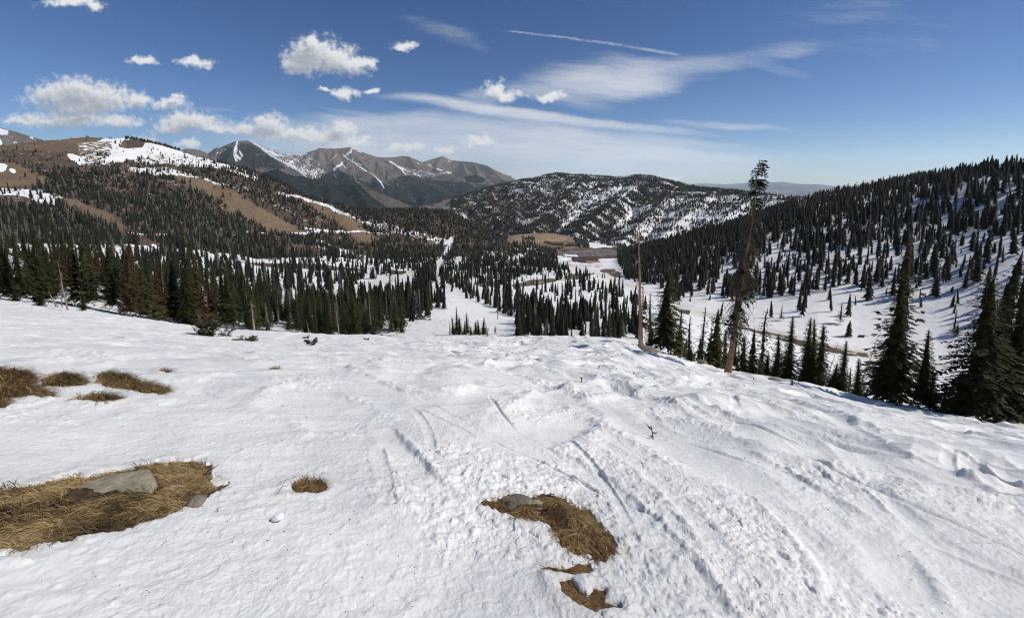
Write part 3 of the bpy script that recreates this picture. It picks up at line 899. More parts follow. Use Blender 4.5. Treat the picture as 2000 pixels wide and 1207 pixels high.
MASSIF = [
    ([(395, 304, 8400), (425, 291, 8200), (443, 283, 8100), (463, 274.5, 8000), (485, 274, 8000), (507, 283, 8050), (530, 294, 8300), (552, 300, 8800), (590, 300, 9000), (612, 294, 9000),
      (625, 289, 9000), (655, 290, 9000), (684, 287.5, 9000), (700, 294, 9200), (735, 307, 9600), (752, 308, 10200), (770, 307, 10600), (786, 304.5, 10800), (800, 306, 10800), (822, 318, 11000),
      (843, 311, 11300), (864, 305, 11500), (880, 313, 11500), (903, 315, 11300), (925, 317, 11000), (950, 323, 10800), (975, 337, 10600), (1000, 350, 10400), (1040, 372, 10200), (1100, 400, 10000)], 0.62),
    ([(463, 274.5, 8000), (440, 320, 7000)], 0.66), ([(485, 274, 8000), (520, 292, 7500), (560, 318, 7000), (610, 345, 6500), (650, 368, 6000)], 0.62),
    ([(552, 300, 8800), (575, 325, 8200), (600, 345, 7600)], 0.55), ([(625, 289, 9000), (622, 318, 8300), (607, 345, 7700), (600, 362, 7300)], 0.60),
    ([(655, 290, 9000), (650, 318, 8300), (662, 330, 7900), (690, 350, 7300), (720, 375, 6700)], 0.62),
    ([(684, 287.5, 9000), (700, 310, 8500), (722, 332, 8000), (748, 362, 7400), (770, 390, 6900)], 0.64),
    ([(735, 307, 9600), (765, 318, 9000), (792, 340, 8400), (840, 362, 7700), (900, 392, 7000)], 0.58), ([(765, 318, 9000), (750, 345, 8300), (765, 372, 7600)], 0.6),
    ([(800, 306, 10800), (812, 328, 9900), (850, 346, 9000), (900, 362, 8300), (940, 385, 7600)], 0.55), ([(864, 305, 11500), (850, 325, 10600), (860, 338, 9900), (905, 350, 9000)], 0.58),
    ([(903, 315, 11300), (910, 338, 10000), (950, 352, 9200), (975, 372, 8600)], 0.6), ([(950, 323, 10800), (985, 352, 9800), (1005, 375, 9200)], 0.66), ([(925, 317, 11000), (935, 340, 10100)], 0.7),
    ([(-600, 300, 5600), (-420, 262, 5400), (-260, 236, 5300), (-120, 225, 5200), (-40, 240, 5000), (0, 249, 5000), (30, 257, 5000), (52, 264, 5000), (72, 270, 5050), (140, 290, 5200), (220, 310, 5300)], 0.5),
    ([(120, 274, 6800), (152, 268, 6800), (180, 276, 6800)], 0.5), ([(330, 300, 8000), (365, 290, 8000), (385, 292, 8000), (400, 300, 8200)], 0.5),
    ([(1020, 410, 8200), (960, 402, 8000), (900, 412, 7600)], 0.45)]
mountain('mountains', azu(-520), azu(1130), 1000, 4300, 13500, 330, MASSIF, -640, 101, 160, 360, M_MASSIF, massif_snow, massif_wood_shade)

FOOT = [([(540, 330, 4600), (590, 358, 4500), (640, 360, 4500), (690, 359, 4500), (722, 368, 4350), (760, 382, 4200), (792, 397, 4050), (830, 414, 3900), (880, 436, 3700)], 0.46),
        ([(640, 360, 4500), (650, 400, 3500)], 0.4), ([(690, 359, 4500), (720, 402, 3700)], 0.5), ([(540, 330, 4600), (560, 380, 3600)], 0.4),
        ([(1010, 400, 5200), (960, 404, 5000), (925, 412, 4800), (905, 422, 4600), (890, 440, 4300)], 0.42)]


def foot_extra(u, v, X, Y, Z):
    w = np.ones(u.shape)
    n = 3 * fbm(X / 80, Y / 80, 3, 215)
    for pl in ([(702, 361), (730, 372), (765, 386), (800, 402), (835, 420), (800, 425), (760, 408), (728, 386)], [(890, 405), (1010, 398), (1000, 425), (900, 440)]):
        w[in_poly(u + n, v + n, pl)] = 0.15
    return {'wood': w}


t_ = M_FOOT.node_tree
mountain('foothills', azu(500), azu(1030), 420, 2900, 6200, 170, FOOT, -640, 131, 60, 200,
         mountain_mat('forested_slope_open', -2000, (0.13, 0.112, 0.09), (0.18, 0.155, 0.125), (0.024, 0.034, 0.027), 90), None, foot_extra)

t = NT('distant_hills')
c = t.mix(t.ramp(t.noise(0.0012, 5), 0.4, 0.65), (0.07, 0.075, 0.06), (0.15, 0.13, 0.10))
M_BLUE = t.done(c, 0.9, None, 0.05)
BLUE = [([(1280, 368, 30000), (1310, 357, 30000), (1328, 355.5, 30000), (1345, 361, 30000), (1370, 358, 30500), (1420, 360, 31000), (1460, 357, 31000), (1500, 356, 30000), (1530, 355, 30000),
          (1560, 359, 30000), (1600, 360, 30000), (1640, 364, 30000), (1700, 366, 30000)], 0.2), ([(1460, 364, 24000), (1520, 362, 24000), (1580, 365, 24000), (1640, 370, 24000)], 0.2)]
mountain('distant_hills', azu(1240), azu(1760), 300, 21000, 34000, 60, BLUE, -850, 151, 60, 1500, M_BLUE, None, lambda u, v, X, Y, Z: {'wood': np.zeros(u.shape)})

# the wooded mountain across the valley
HILL = [([(840, 470, 3300), (880, 432, 3300), (905, 414, 3300), (930, 399, 3250), (960, 377, 3200), (985, 361, 3150), (1010, 353, 3080), (1040, 348, 3000), (1065, 342, 2950), (1090, 338.5, 2900),
          (1120, 342, 2850), (1150, 343, 2800), (1200, 347, 2700), (1230, 344, 2650), (1250, 342.5, 2600), (1275, 345, 2550), (1290, 350, 2500), (1305, 357, 2450), (1320, 364, 2400), (1360, 367, 2300),
          (1400, 370, 2200), (1440, 374, 2100), (1480, 379, 2000), (1530, 384, 1900), (1580, 388, 1850), (1660, 396, 1800)], 0.36),
        ([(1250, 342.5, 2600), (1225, 375, 2250), (1180, 412, 1950), (1130, 450, 1680), (1110, 472, 1520)], 0.40), ([(1320, 364, 2400), (1295, 392, 2080), (1260, 430, 1780), (1215, 472, 1520)], 0.40),
        ([(1400, 370, 2200), (1370, 395, 1950), (1330, 430, 1700), (1290, 465, 1520)], 0.40), ([(1480, 379, 2000), (1450, 400, 1800), (1410, 430, 1620), (1370, 455, 1500)], 0.36),
        ([(1150, 343, 2800), (1120, 375, 2400), (1080, 410, 2100), (1045, 448, 1800), (1030, 470, 1600)], 0.38), ([(1065, 342, 2950), (1030, 378, 2550), (985, 412, 2250), (955, 445, 2000), (945, 470, 1800)], 0.38),
        ([(985, 361, 3150), (950, 395, 2850), (925, 420, 2650)], 0.36)]
HILL_COVER = [([(700, 330), (1800, 330), (1800, 520), (700, 520)], 0.46, 1.0), ([(700, 380), (915, 380), (915, 520), (700, 520)], 0.02, 0.3), ([(880, 360), (1000, 350), (1040, 400), (1000, 450), (960, 480), (880, 470)], 0.30, 1.0),
              ([(1000, 352), (1060, 345), (1160, 350), (1160, 380), (1040, 385), (990, 380)], 0.52, 1.0), ([(1140, 375), (1240, 362), (1260, 372), (1230, 405), (1150, 425), (1090, 455), (1110, 415)], 0.74, 0.9),
              ([(1230, 410), (1330, 385), (1480, 385), (1560, 395), (1450, 440), (1300, 480), (1180, 480), (1200, 440)], 0.74, 0.9),
              ([(920, 440), (1080, 420), (1110, 460), (1060, 470), (940, 470)], 0.32, 1.0), ([(1280, 420), (1360, 425), (1440, 428), (1440, 432), (1350, 430), (1280, 425)], 1.0, 0.1),
              ([(1200, 455), (1260, 470), (1240, 485), (1180, 482)], 0.5, 0.8), ([(1180, 481), (1300, 478), (1300, 483), (1180, 485)], 0.1, 0.2)]
HILL_DENS = [([(700, 330), (1800, 330), (1800, 520), (700, 520)], 0.62), ([(880, 360), (1000, 350), (1040, 400), (1000, 450), (960, 480), (880, 470)], 0.75),
             ([(1000, 352), (1160, 350), (1160, 380), (1040, 385), (990, 380)], 0.55), ([(1140, 375), (1240, 362), (1260, 372), (1230, 405), (1150, 425), (1090, 455), (1110, 415)], 0.36),
             ([(1230, 410), (1330, 385), (1480, 385), (1560, 395), (1450, 440), (1300, 480), (1180, 480), (1200, 440)], 0.36), ([(1270, 348), (1320, 364), (1300, 375), (1255, 402), (1190, 440), (1120, 470), (1080, 470), (1130, 425), (1220, 385)], 1.0),
             ([(900, 425), (1080, 420), (1120, 465), (1060, 480), (920, 480)], 1.0), ([(1150, 440), (1200, 430), (1200, 470), (1130, 470)], 1.0), ([(1280, 423), (1440, 427), (1440, 432), (1280, 427)], 0.0)]


def hill_extra(u, v, X, Y, Z):
    n = 4 * fbm(X / 60, Y / 60, 3, 221)
    s, p = np.full(u.shape, 0.5), np.full(u.shape, 0.8)
    for pl, a, b in HILL_COVER:
        m = in_poly(u + n, v + 0.6 * n, pl)
        s[m], p[m] = a, b
    # snow lies in streaks along the gullies
    s = s + 0.42 * fbm((X + 0.8 * Y) / 45, (X - Y) / 260, 3, 222)
    z = np.zeros(u.shape)
    return {'snow': s, 'patchy': p, 'tan': z + 0.12, 'grey': z + 0.35, 'dirt': z}


HILLO, HILLG = mountain('hill', azu(770), azu(1760), 680, 1380, 4200, 300, HILL, -420, 141, 48, 150, M_VALLEY, None, hill_extra)


def hill_z(X, Y):
    az, rr, Z = HILLG
    fa = (np.arctan2(X, Y) - az[0]) / (az[1] - az[0])
    fr = (np.log(np.hypot(X, Y)) - math.log(rr[0])) / math.log(rr[1] / rr[0])
    fa, fr = np.clip(fa, 0, len(az) - 1.001), np.clip(fr, 0, len(rr) - 1.001)
    i, j = fr.astype(int), fa.astype(int)
    a, b = fr - i, fa - j
    return Z[i, j] * (1 - a) * (1 - b) + Z[i + 1, j] * a * (1 - b) + Z[i, j + 1] * (1 - a) * b + Z[i + 1, j + 1] * a * b

# ------------------------------------------------------------------ bark and needles
def needle_mat(name, a, b, back):
    t = NT(name)
    oi = t.n('ShaderNodeObjectInfo').outputs['Random']
    tone = t.math('MULTIPLY_ADD', oi, 0.75, t.math('MULTIPLY', t.math('MINIMUM', t.attr('tone'), 1.0), 0.6))
    c = t.mix(t.math('MULTIPLY', tone, 0.9, clamp=True), a, b)
    c = t.mix(t.math('MULTIPLY', t.ramp(t.noise(2.2, 3), 0.5, 0.75), 0.45), c, back)
    c = t.mix(t.ramp(t.attr('tone'), 1.25, 1.45), c, (0.11, 0.095, 0.085))
    return t.done(c, 0.75, None, 0.08)


M_NEEDLE = needle_mat('spruce_needles', (0.020, 0.025, 0.010), (0.058, 0.058, 0.021), (0.052, 0.038, 0.017))
M_RUSTY = needle_mat('rusty_needles', (0.038, 0.030, 0.013), (0.070, 0.048, 0.021), (0.055, 0.033, 0.016))
M_FAR = needle_mat('forest_needles', (0.013, 0.016, 0.011), (0.027, 0.029, 0.018), (0.032, 0.025, 0.019))
t = NT('grey_bark')
bk = t.noise(1.0, 5, 0.65, scaled(t, (9, 9, 1.6)))
M_BARK = t.done(t.mix(t.ramp(bk, 0.35, 0.7), (0.15, 0.115, 0.09), (0.30, 0.25, 0.21)), 0.9, t.bump(bk, 0.05, 0.9), 0.1)
t = NT('bleached_wood')
bk = t.noise(1.0, 5, 0.65, scaled(t, (14, 14, 1.2)))
M_DEAD = t.done(t.mix(t.ramp(bk, 0.35, 0.7), (0.17, 0.135, 0.11), (0.36, 0.31, 0.26)), 0.85, t.bump(bk, 0.04, 0.8), 0.1)
t = NT('brown_snag_bark')
bk = t.noise(1.0, 5, 0.65, scaled(t, (12, 12, 1.5)))
M_SNAG = t.done(t.mix(t.ramp(bk, 0.35, 0.7), (0.13, 0.080, 0.055), (0.33, 0.21, 0.145)), 0.88, t.bump(bk, 0.05, 0.9), 0.1)


def tube(path, radii, n=7, twist=0.0):
    path = np.asarray(path, float)
    V, F = [], []
    for i, (p, r) in enumerate(zip(path, radii)):
        d = path[min(i + 1, len(path) - 1)] - path[max(i - 1, 0)]
        d = d / (np.linalg.norm(d) + 1e-9)
        a = np.cross(d, (1, 0, 0)) if abs(d[0]) < 0.9 else np.cross(d, (0, 1, 0))
        a /= np.linalg.norm(a)
        b = np.cross(d, a)
        for k in range(n):
            th = 2 * PI * k / n + twist * i
            V.append(p + r * (math.cos(th) * a + math.sin(th) * b))
    for i in range(len(path) - 1):
        for k in range(n):
            F.append((i * n + k, i * n + (k + 1) % n, (i + 1) * n + (k + 1) % n, (i + 1) * n + k))
    return np.array(V), np.array(F)


class Geo:
    def __init__(self):
        self.v, self.f, self.t, self.n = [], [], [], 0

    def add(self, v, f, tone=0.5):
        v = np.asarray(v, float)
        self.v.append(v)
        self.f.append(np.asarray(f) + self.n)
        self.t.append(np.full(len(v), tone) if np.isscalar(tone) else tone)
        self.n += len(v)

    def mesh(self, name, mat, smooth=False):
        q = [f for f in self.f if f.shape[1] == 4]
        tr = [f for f in self.f if f.shape[1] == 3]
        fs = ([np.concatenate(q)] if q else []) + ([np.concatenate(tr)] if tr else [])
        return new_mesh(name, np.concatenate(self.v), fs, mat, smooth, {'tone': np.concatenate(self.t)})


def spray(rg, base, d, L, droop, wid, steps, tone, kl=0.34):
    """one bough: a drooping frond of needle tufts, as kite-shaped faces"""
    V, F, T = [], [], []
    side = np.array([-d[1], d[0], 0.0])
    for k in range(steps):
        s = (k + 0.6) / steps
        c = base + d * L * s
        c[2] += -droop * L * s * s + 0.10 * L * s ** 4
        for sg in (-1, 1):
            l = L * (kl - 0.55 * kl * s) * rg.uniform(0.65, 1.3) + 0.09
            out = side * sg * rg.uniform(0.6, 1.0) + d * rg.uniform(0.45, 0.95)
            out[2] = -rg.uniform(0.05, 0.55)
            out /= np.linalg.norm(out)
            perp = np.cross(out, (0, 0, 1))
            perp /= np.linalg.norm(perp) + 1e-9
            up = np.array([0, 0, 1.0]) * rg.uniform(-0.4, 0.4)
            h = wid * l * rg.uniform(0.7, 1.3)
            q = perp * h + up * h
            i = len(V)
            V += [c, c + out * l * 0.45 + q, c + out * l, c + out * l * 0.45 - q]
            F.append((i, i + 1, i + 2, i + 3))
            T += [tone + rg.uniform(-0.25, 0.25)] * 4
    tip = base + d * L
    tip[2] += -droop * L + 0.10 * L
    i = len(V)
    q = side * 0.10 * L + np.array([0, 0, 0.03])
    c = base + d * L * 0.8
    c[2] += -droop * L * 0.64
    V += [c - q, tip + d * 0.12 * L, c + q]
    return np.array(V), np.array(F), np.array([[i, i + 1, i + 2]]), np.array(T + [tone] * 3)


def spruce_mesh(seed, whorls, boughs, steps, width, bare=0.08, gap=0.12, lean=0.0, shape=0.9, mat=None, droop=0.42, tag_='spruce', wid=0.26, kl=0.34, tr=0.014, core=0.34):
    """unit of height 10 m; returns (trunk mesh, crown mesh)"""
    rg = np.random.default_rng(seed)
    H = 10.0
    n = 7
    zs = np.linspace(-0.35, H, n)
    bend = np.cumsum(rg.normal(0, 0.05, (n, 2)), 0)
    bend -= bend[0]
    path = np.stack([bend[:, 0] + lean * (zs / H) ** 1.5, bend[:, 1], zs], 1)
    rad = 0.02 + tr * H * (1 - np.clip(zs, 0, H) / H) ** 0.85
    tv, tf = tube(path, rad, 7)
    g = Geo()
    g.add(tv, tf)
    trunk = g.mesh(tag_ + '_trunk', M_BARK, True)
    c = Geo()
    side_bias = rg.uniform(0, 2 * PI)
    for w in range(whorls):
        s = (w + rg.uniform(-0.3, 0.3)) / whorls
        z = H * (bare + (1 - bare) * s)
        if z >= H:
            continue
        prof = (1 - s) ** shape * (0.72 + 0.28 * min(1, s / 0.10)) + 0.015
        whorl_scale = rg.uniform(0.62, 1.22)
        cx, cy = np.interp(z, zs, path[:, 0]), np.interp(z, zs, path[:, 1])
        nb = max(3, int(round(boughs * (0.65 + 0.5 * (1 - s)))))
        a0 = rg.uniform(0, 2 * PI)
        for k in range(nb):
            if rg.random() < gap:
                continue
            a = a0 + 2 * PI * k / nb + rg.uniform(-0.3, 0.3)
            L = width * prof * whorl_scale * rg.uniform(0.65, 1.15) * (1 + 0.18 * math.cos(a - side_bias)) + 0.06
            d = np.array([math.cos(a), math.sin(a), 0.0])
            base = np.array([cx, cy, z + rg.uniform(-0.08, 0.08)])
            up = 0.18 if s > 0.75 else -0.05
            d2 = d + np.array([0, 0, up])
            V, Q, T3, tn = spray(rg, base, d2, L, droop * (1.1 - 0.7 * s) * rg.uniform(0.7, 1.3), wid, max(2, int(steps * (0.5 + 0.5 * (1 - s)))), 0.5, kl)
            k0 = c.n
            c.add(V, Q, tn)
            c.f.append(T3 + k0)
    # the dense heart of the crown
    nt = 9 if core > 0 else 0
    for k in range(nt):
        s0 = k / nt
        z0, z1 = H * (bare + (1 - bare) * s0), H * min(1.0, bare + (1 - bare) * (k + 1.8) / nt)
        rr = core * width * ((1 - s0) ** shape + 0.02)
        cx, cy = np.interp(z0, zs, path[:, 0]), np.interp(z0, zs, path[:, 1])
        V = [(np.interp(z1, zs, path[:, 0]), np.interp(z1, zs, path[:, 1]), z1)]
        for j in range(14):
            q = rr * (rg.uniform(0.8, 1.3) if j % 2 else rg.uniform(0.35, 0.7))
            V.append((cx + q * math.cos(2 * PI * j / 14), cy + q * math.sin(2 * PI * j / 14), z0 - rg.uniform(-0.1, 0.25)))
        c.add(V, [(0, 1 + j, 1 + (j + 1) % 14) for j in range(14)], np.concatenate([[0.5], rg.uniform(0.1, 0.6, 14)]))
    # leader
    tv, tf = tube([(path[-1][0], path[-1][1], H - 0.5), (path[-1][0], path[-1][1], H + 0.15)], [0.06, 0.012], 4)
    c.add(tv, tf)
    crown = c.mesh(tag_ + '_crown', mat or M_NEEDLE)
    return trunk, crown


HERO = [spruce_mesh(100 + i, 48, 10, 13, w, 0.04, 0.08, 0, sh, None, dr, wid=0.24, kl=0.22) for i, (w, sh, dr) in enumerate([(2.2, 0.80, .42), (1.9, 0.85, .5), (1.75, 0.75, .4), (2.4, 0.95, .45), (1.6, 0.8, .45)])]
HERO_RAGGED = [spruce_mesh(130 + i, 48, 10, 13, w, 0.05, 0.14, 0.25, 0.66, None, 0.5, wid=0.25, kl=0.21) for i, w in enumerate((2.3, 2.1, 2.5))]
SPIRE = [spruce_mesh(160 + i, 30, 7, 4, w, 0.03, 0.08, 0, 0.72, None, 0.5, wid=0.34, kl=0.38, tr=0.010) for i, w in enumerate((1.5, 1.9, 1.25, 2.3, 1.6, 1.2, 2.6, 1.75))]
SPIRE_RUSTY = [spruce_mesh(190 + i, 30, 7, 4, w, 0.03, 0.10, 0, 0.72, M_RUSTY, 0.5, wid=0.34, kl=0.38, tr=0.010) for i, w in enumerate((1.8, 1.4, 2.2))]
M_GREYNEEDLE = needle_mat('dead_needles', (0.075, 0.062, 0.05), (0.13, 0.11, 0.092), (0.06, 0.045, 0.035))
SPIRE_DEAD = [spruce_mesh(240 + i, 20, 6, 3, w, 0.10, 0.35, 0.1, 0.55, M_GREYNEEDLE, 0.6, wid=0.16, kl=0.42, tr=0.011, core=0.0) for i, w in enumerate((1.1, 1.4, 0.9))]
THIN = [spruce_mesh(210 + i, 22, 6, 4, w, 0.12, 0.28, 0.1, 0.6, None, 0.5, wid=0.30, kl=0.36, tr=0.009, core=0.22) for i, w in enumerate((1.15, 1.35, 1.0, 1.5))]


def tree(kind, x, y, h, protos, label, group, idx=None, wf=1.0, cat='tree', sink=0.1, rot=None, lean=None):
    tr, cr = protos[idx if idx is not None else RNG.integers(len(protos))]
    o = bpy.data.objects.new(kind, None)
    COL.objects.link(o)
    o.location = (x, y, ground1(x, y) - sink)
    lean = lean or (RNG.normal(0, 0.025), RNG.normal(0, 0.025))
    o.rotation_euler = (lean[0], lean[1], RNG.uniform(0, 6.28) if rot is None else rot)
    s = h / 10.0
    o.scale = (s * wf, s * wf, s)
    tag(o, label, cat, group)
    link('trunk', tr, o)
    link('crown', cr, o)
    return o


def spot(u, v=None, r=None):
    if r is not None:
        dx, dy, dz = ray(u, 600)
        k = r / math.hypot(dx, dy)
        return float(dx * k), float(dy * k)
    return hit(u, v)


def height_for(x, y, vtop):
    """height of something standing at (x, y) whose top shows at photo row vtop"""
    z0 = ground1(x, y)
    lo, hi = 0.1, 60.0
    for _ in range(40):
        m = (lo + hi) / 2
        if float(project(np.array(x), np.array(y), np.array(z0 + m))[1]) > vtop:
            lo = m
        else:
            hi = m
    return lo


# ------------------------------------------------------------------ trees placed one by one: (u, v base or None, r, v top, protos, index, width, label, group)
PLACED = [
    (1300, None, 41.5, 526, HERO, 0, 1.3, 'broad dense dark fir right beside the bare pole snag and its boulder', None),
    (1352, None, 38.5, 676, HERO, 3, 1.5, 'stubby knee-high dark fir on the snow just right of the broad fir by the boulder', None),
    (1547, 755, None, 733, THIN, 1, 2.2, 'tiny lone fir sapling on the snow in front of the dark fir group', None),
    (1760, None, 34.5, 528, HERO, 3, 1.0, 'tallest dark spruce standing right at the snow edge, with wide layered boughs', None),
    (1775, None, 58, 455, THIN, 3, 1.3, 'slender olive spruce top rising behind the tallest dark spruce', None),
    (1965, None, 52, 488, SPIRE, 3, 1.0, 'slender dark spruce top rising behind the big leaning spruce', None),
    (1738, None, 35.5, 640, HERO, 3, 1.0, 'bushy dark fir skirting the foot of the tallest dark spruce', None),
    (1822, None, 34.5, 640, HERO, 1, 0.95, 'half-height dark fir close against the right side of the tallest dark spruce', None),
    (1935, None, 34.5, 535, HERO_RAGGED, 2, 1.1, 'big leaning spruce with a pale bare trunk showing, near the right edge', None),
    (1900, None, 34, 720, HERO, 0, 1.2, 'low bushy fir hiding the foot of the big leaning spruce', None),
    (1968, None, 35, 610, HERO, 3, 1.2, 'dense dark fir between the big leaning spruce and the right picture edge', None),
    (2012, None, 36, 540, HERO_RAGGED, 1, 0.85, 'tall dark spruce cut by the right picture edge', None),
    (1866, None, 42, 745, THIN, 3, 1.8, 'short scrubby spruce in the gap left of the big leaning spruce', None),
    (1550, None, 46, 618, HERO, 4, 1.15, 'dark fir, left one of the tight row over the snow edge', None),
    (1527, None, 48, 650, HERO, 2, 1.0, 'shorter dark fir on the left flank of the tight fir row', None),
    (1584, None, 45, 618, HERO, 2, 1.0, 'dark pointed fir in the middle of the tight fir row', None),
    (1599, None, 46, 622, HERO, 1, 0.85, 'slender fir leaning into the middle of the tight fir row', None),
    (1614, None, 45, 630, HERO_RAGGED, 1, 0.9, 'open-crowned fir at the right end of the tight fir row', None),
    (1658, None, 43, 662, HERO, 4, 1.0, 'lone pointed fir right of the tight fir row beside a thin dead stick', None),
    (1640, None, 43, 705, HERO, 3, 1.1, 'low bushy fir at the foot of the lone pointed fir', None),
    (1692, None, 42, 696, HERO, 0, 0.9, 'small fir just left of the bushy fir at the tallest spruce', None),
    (1675, None, 46, 715, THIN, 1, 1.3, 'low thin sapling between the lone pointed fir and the small fir', None),
    (1490, None, 54, 600, THIN, 2, 1.5, 'tiered sapling with short flat boughs against the white trail, right of the tall snag', None),
    (1478, None, 50, 640, SPIRE, 1, 1.3, 'dark spruce crowding the right side of the tall brown snag', None),
    (1460, None, 47, 655, SPIRE, 3, 1.2, 'dark spruce right behind the trunk of the tall brown snag', None),
    (1440, None, 60, 560, THIN, 3, 1.2, 'thin scraggly spruce growing up behind the tall brown snag', None),
    (1405, None, 50, 600, SPIRE, 6, 1.2, 'dark spruce crowding the left side of the tall brown snag', None),
    (1376, None, 60, 597, THIN, 0, 1.2, 'thin spruce halfway between the broad fir and the tall brown snag', None),
    (1350, None, 62, 615, THIN, 1, 1.3, 'thin short spruce just right of the broad fir', None),
    (1390, None, 55, 640, SPIRE, 2, 1.2, 'short dense spruce left of the dark one at the tall brown snag', None),
    (1272, None, 58, 570, SPIRE, 5, 1.1, 'slim spruce squeezed between the bare pole snag and the broad fir', None),
    (1328, None, 56, 600, SPIRE, 4, 1.1, 'slim spruce touching the right side of the broad fir', None),
    (1508, None, 52, 690, SPIRE, 6, 1.3, 'small dark spruce in front of the brown trail bank', None),
    (1425, None, 56, 640, SPIRE_RUSTY, 0, 1.1, 'brownish spruce half hidden behind the tall brown snag', None),
    (1845, None, 40, 720, HERO, 1, 1.0, 'young fir right of the half-height fir, in its shade', None),
    # left stand, front row
    (18, None, 75, 448, HERO, 1, 0.9, 'big dark spruce at the left picture edge', None),
    (44, None, 74, 452, HERO, 0, 0.85, 'big dark spruce second from the left edge, three bare trunks at its foot', None),
    (72, None, 78, 445, HERO, 2, 1.0, 'big dark spruce third from the left edge, beside the leaning dead trunk', None),
    (90, None, 80, 500, HERO, 3, 0.8, 'shorter dark spruce right of the three big ones at the left edge', None),
    (31, None, 72, 560, HERO, 3, 1.3, 'small bushy fir in the snow under the left-edge spruces', None),
    (80, None, 66, 566, HERO, 0, 1.5, 'low drooping fir under the spruce by the leaning dead trunk', None),
    (163, None, 64, 566, HERO, 4, 1.2, 'lone small fir in open snow at the foot of the left stand', None),
    (181, None, 84, 462, SPIRE, 6, 1.2, 'tall spruce with a bare grey lower trunk in the left stand', None),
    (152, None, 86, 468, HERO, 2, 0.8, 'dense spruce behind the lone small fir', None),
    (215, None, 86, 480, HERO, 4, 0.9, 'dense spruce right of the one with a bare grey lower trunk', None),
    (257, None, 68, 492, SPIRE_RUSTY, 0, 1.35, 'olive-brown spruce standing forward from the left stand', None),
    (282, None, 70, 520, SPIRE, 3, 1.2, 'dark spruce just right of the olive-brown spruce', None),
    (365, None, 82, 452, HERO, 4, 0.9, 'tallest dark spruce of the left stand, rising above the shrub', None),
    (335, None, 84, 500, SPIRE, 6, 1.1, 'broad spruce on the left side of the tallest one in the left stand', None),
    (395, None, 86, 495, SPIRE_RUSTY, 2, 1.0, 'rusty spruce on the right side of the tallest one in the left stand', None),
    # clump on the piste
    (877, None, 97, 626, THIN, 2, 1.08, 'leftmost scraggly stick-like spruce of the clump on the ski run', None),
    (884, None, 97, 616, SPIRE, 5, 1.40, 'slim spire second in the clump on the ski run', None),
    (891, None, 98, 597, SPIRE, 2, 1.16, 'tallest thin spire of the clump on the ski run', None),
    (897, None, 97, 618, SPIRE, 6, 1.24, 'bushy-footed spire right of the tallest in the clump on the ski run', None),
    (907, None, 97, 624, SPIRE, 4, 1.40, 'short spire in the middle of the clump on the ski run', None),
    (913, None, 98, 609, SPIRE, 0, 1.24, 'second tallest spire of the clump on the ski run', None),
    (919, None, 96, 636, SPIRE, 3, 1.40, 'shortest spire beside the second tallest on the ski run', None),
    (929, None, 97, 626, SPIRE, 6, 1.16, 'dark spire left of the right pair of the clump on the ski run', None),
    (934, None, 98, 622, SPIRE, 1, 1.24, 'slender spire touching the right pair of the clump on the ski run', None),
    (943, None, 97, 619, SPIRE, 7, 1.47, 'rightmost full spire of the clump on the ski run, near the boarder', None),
    (952, None, 95, 650, HERO, 3, 1.2, 'low bush-like fir at the right end of the clump, near the boarder', None),
    # lone trees on the open snow of the right bowl
    (1524, 628, None, 594, THIN, 0, 1.6, 'small lone tiered spruce on open snow above the trail', None),
    (1640, 634, None, 588, THIN, 1, 1.5, 'lone spruce with a bush at its foot on open snow above the trail', None),
    (1862, 655, None, 602, THIN, 3, 1.2, 'pale thin spruce on open snow up-slope of the far skier', None),
    (1868, 657, None, 631, SPIRE, 6, 1.3, 'small dark fir beside the pale thin spruce, up-slope of the far skier', None),
    (850, 552, None, 520, HERO, 0, 0.95, 'dark fir at the point of the grove between two white pistes', None),
    (772, 553, None, 537, HERO, 1, 0.9, 'lone dark fir on the white piste above the dense wood', None),
]
N_PLACED = 0
for u, vb, r, vt, pr, ix, wf, lab, grp in PLACED:
    x, y = spot(u, vb, r)
    h = height_for(x, y, vt)
    kind = 'fir_tree' if ' fir' in lab else ('fir_sapling' if 'sapling' in lab else 'spruce_tree')
    tree(kind, x, y, h, pr, lab, grp, ix, wf * (0.9 if h > 6 else 1.0), 'tree')
    N_PLACED += 1


# ------------------------------------------------------------------ the woods: positions by area, sparse or dense as seen
def scatter(n, az0, az1, r0, r1, rg):
    az = rg.uniform(az0, az1, n)
    r = np.sqrt(rg.uniform(r0 * r0, r1 * r1, n))
    return r * np.sin(az), r * np.cos(az)


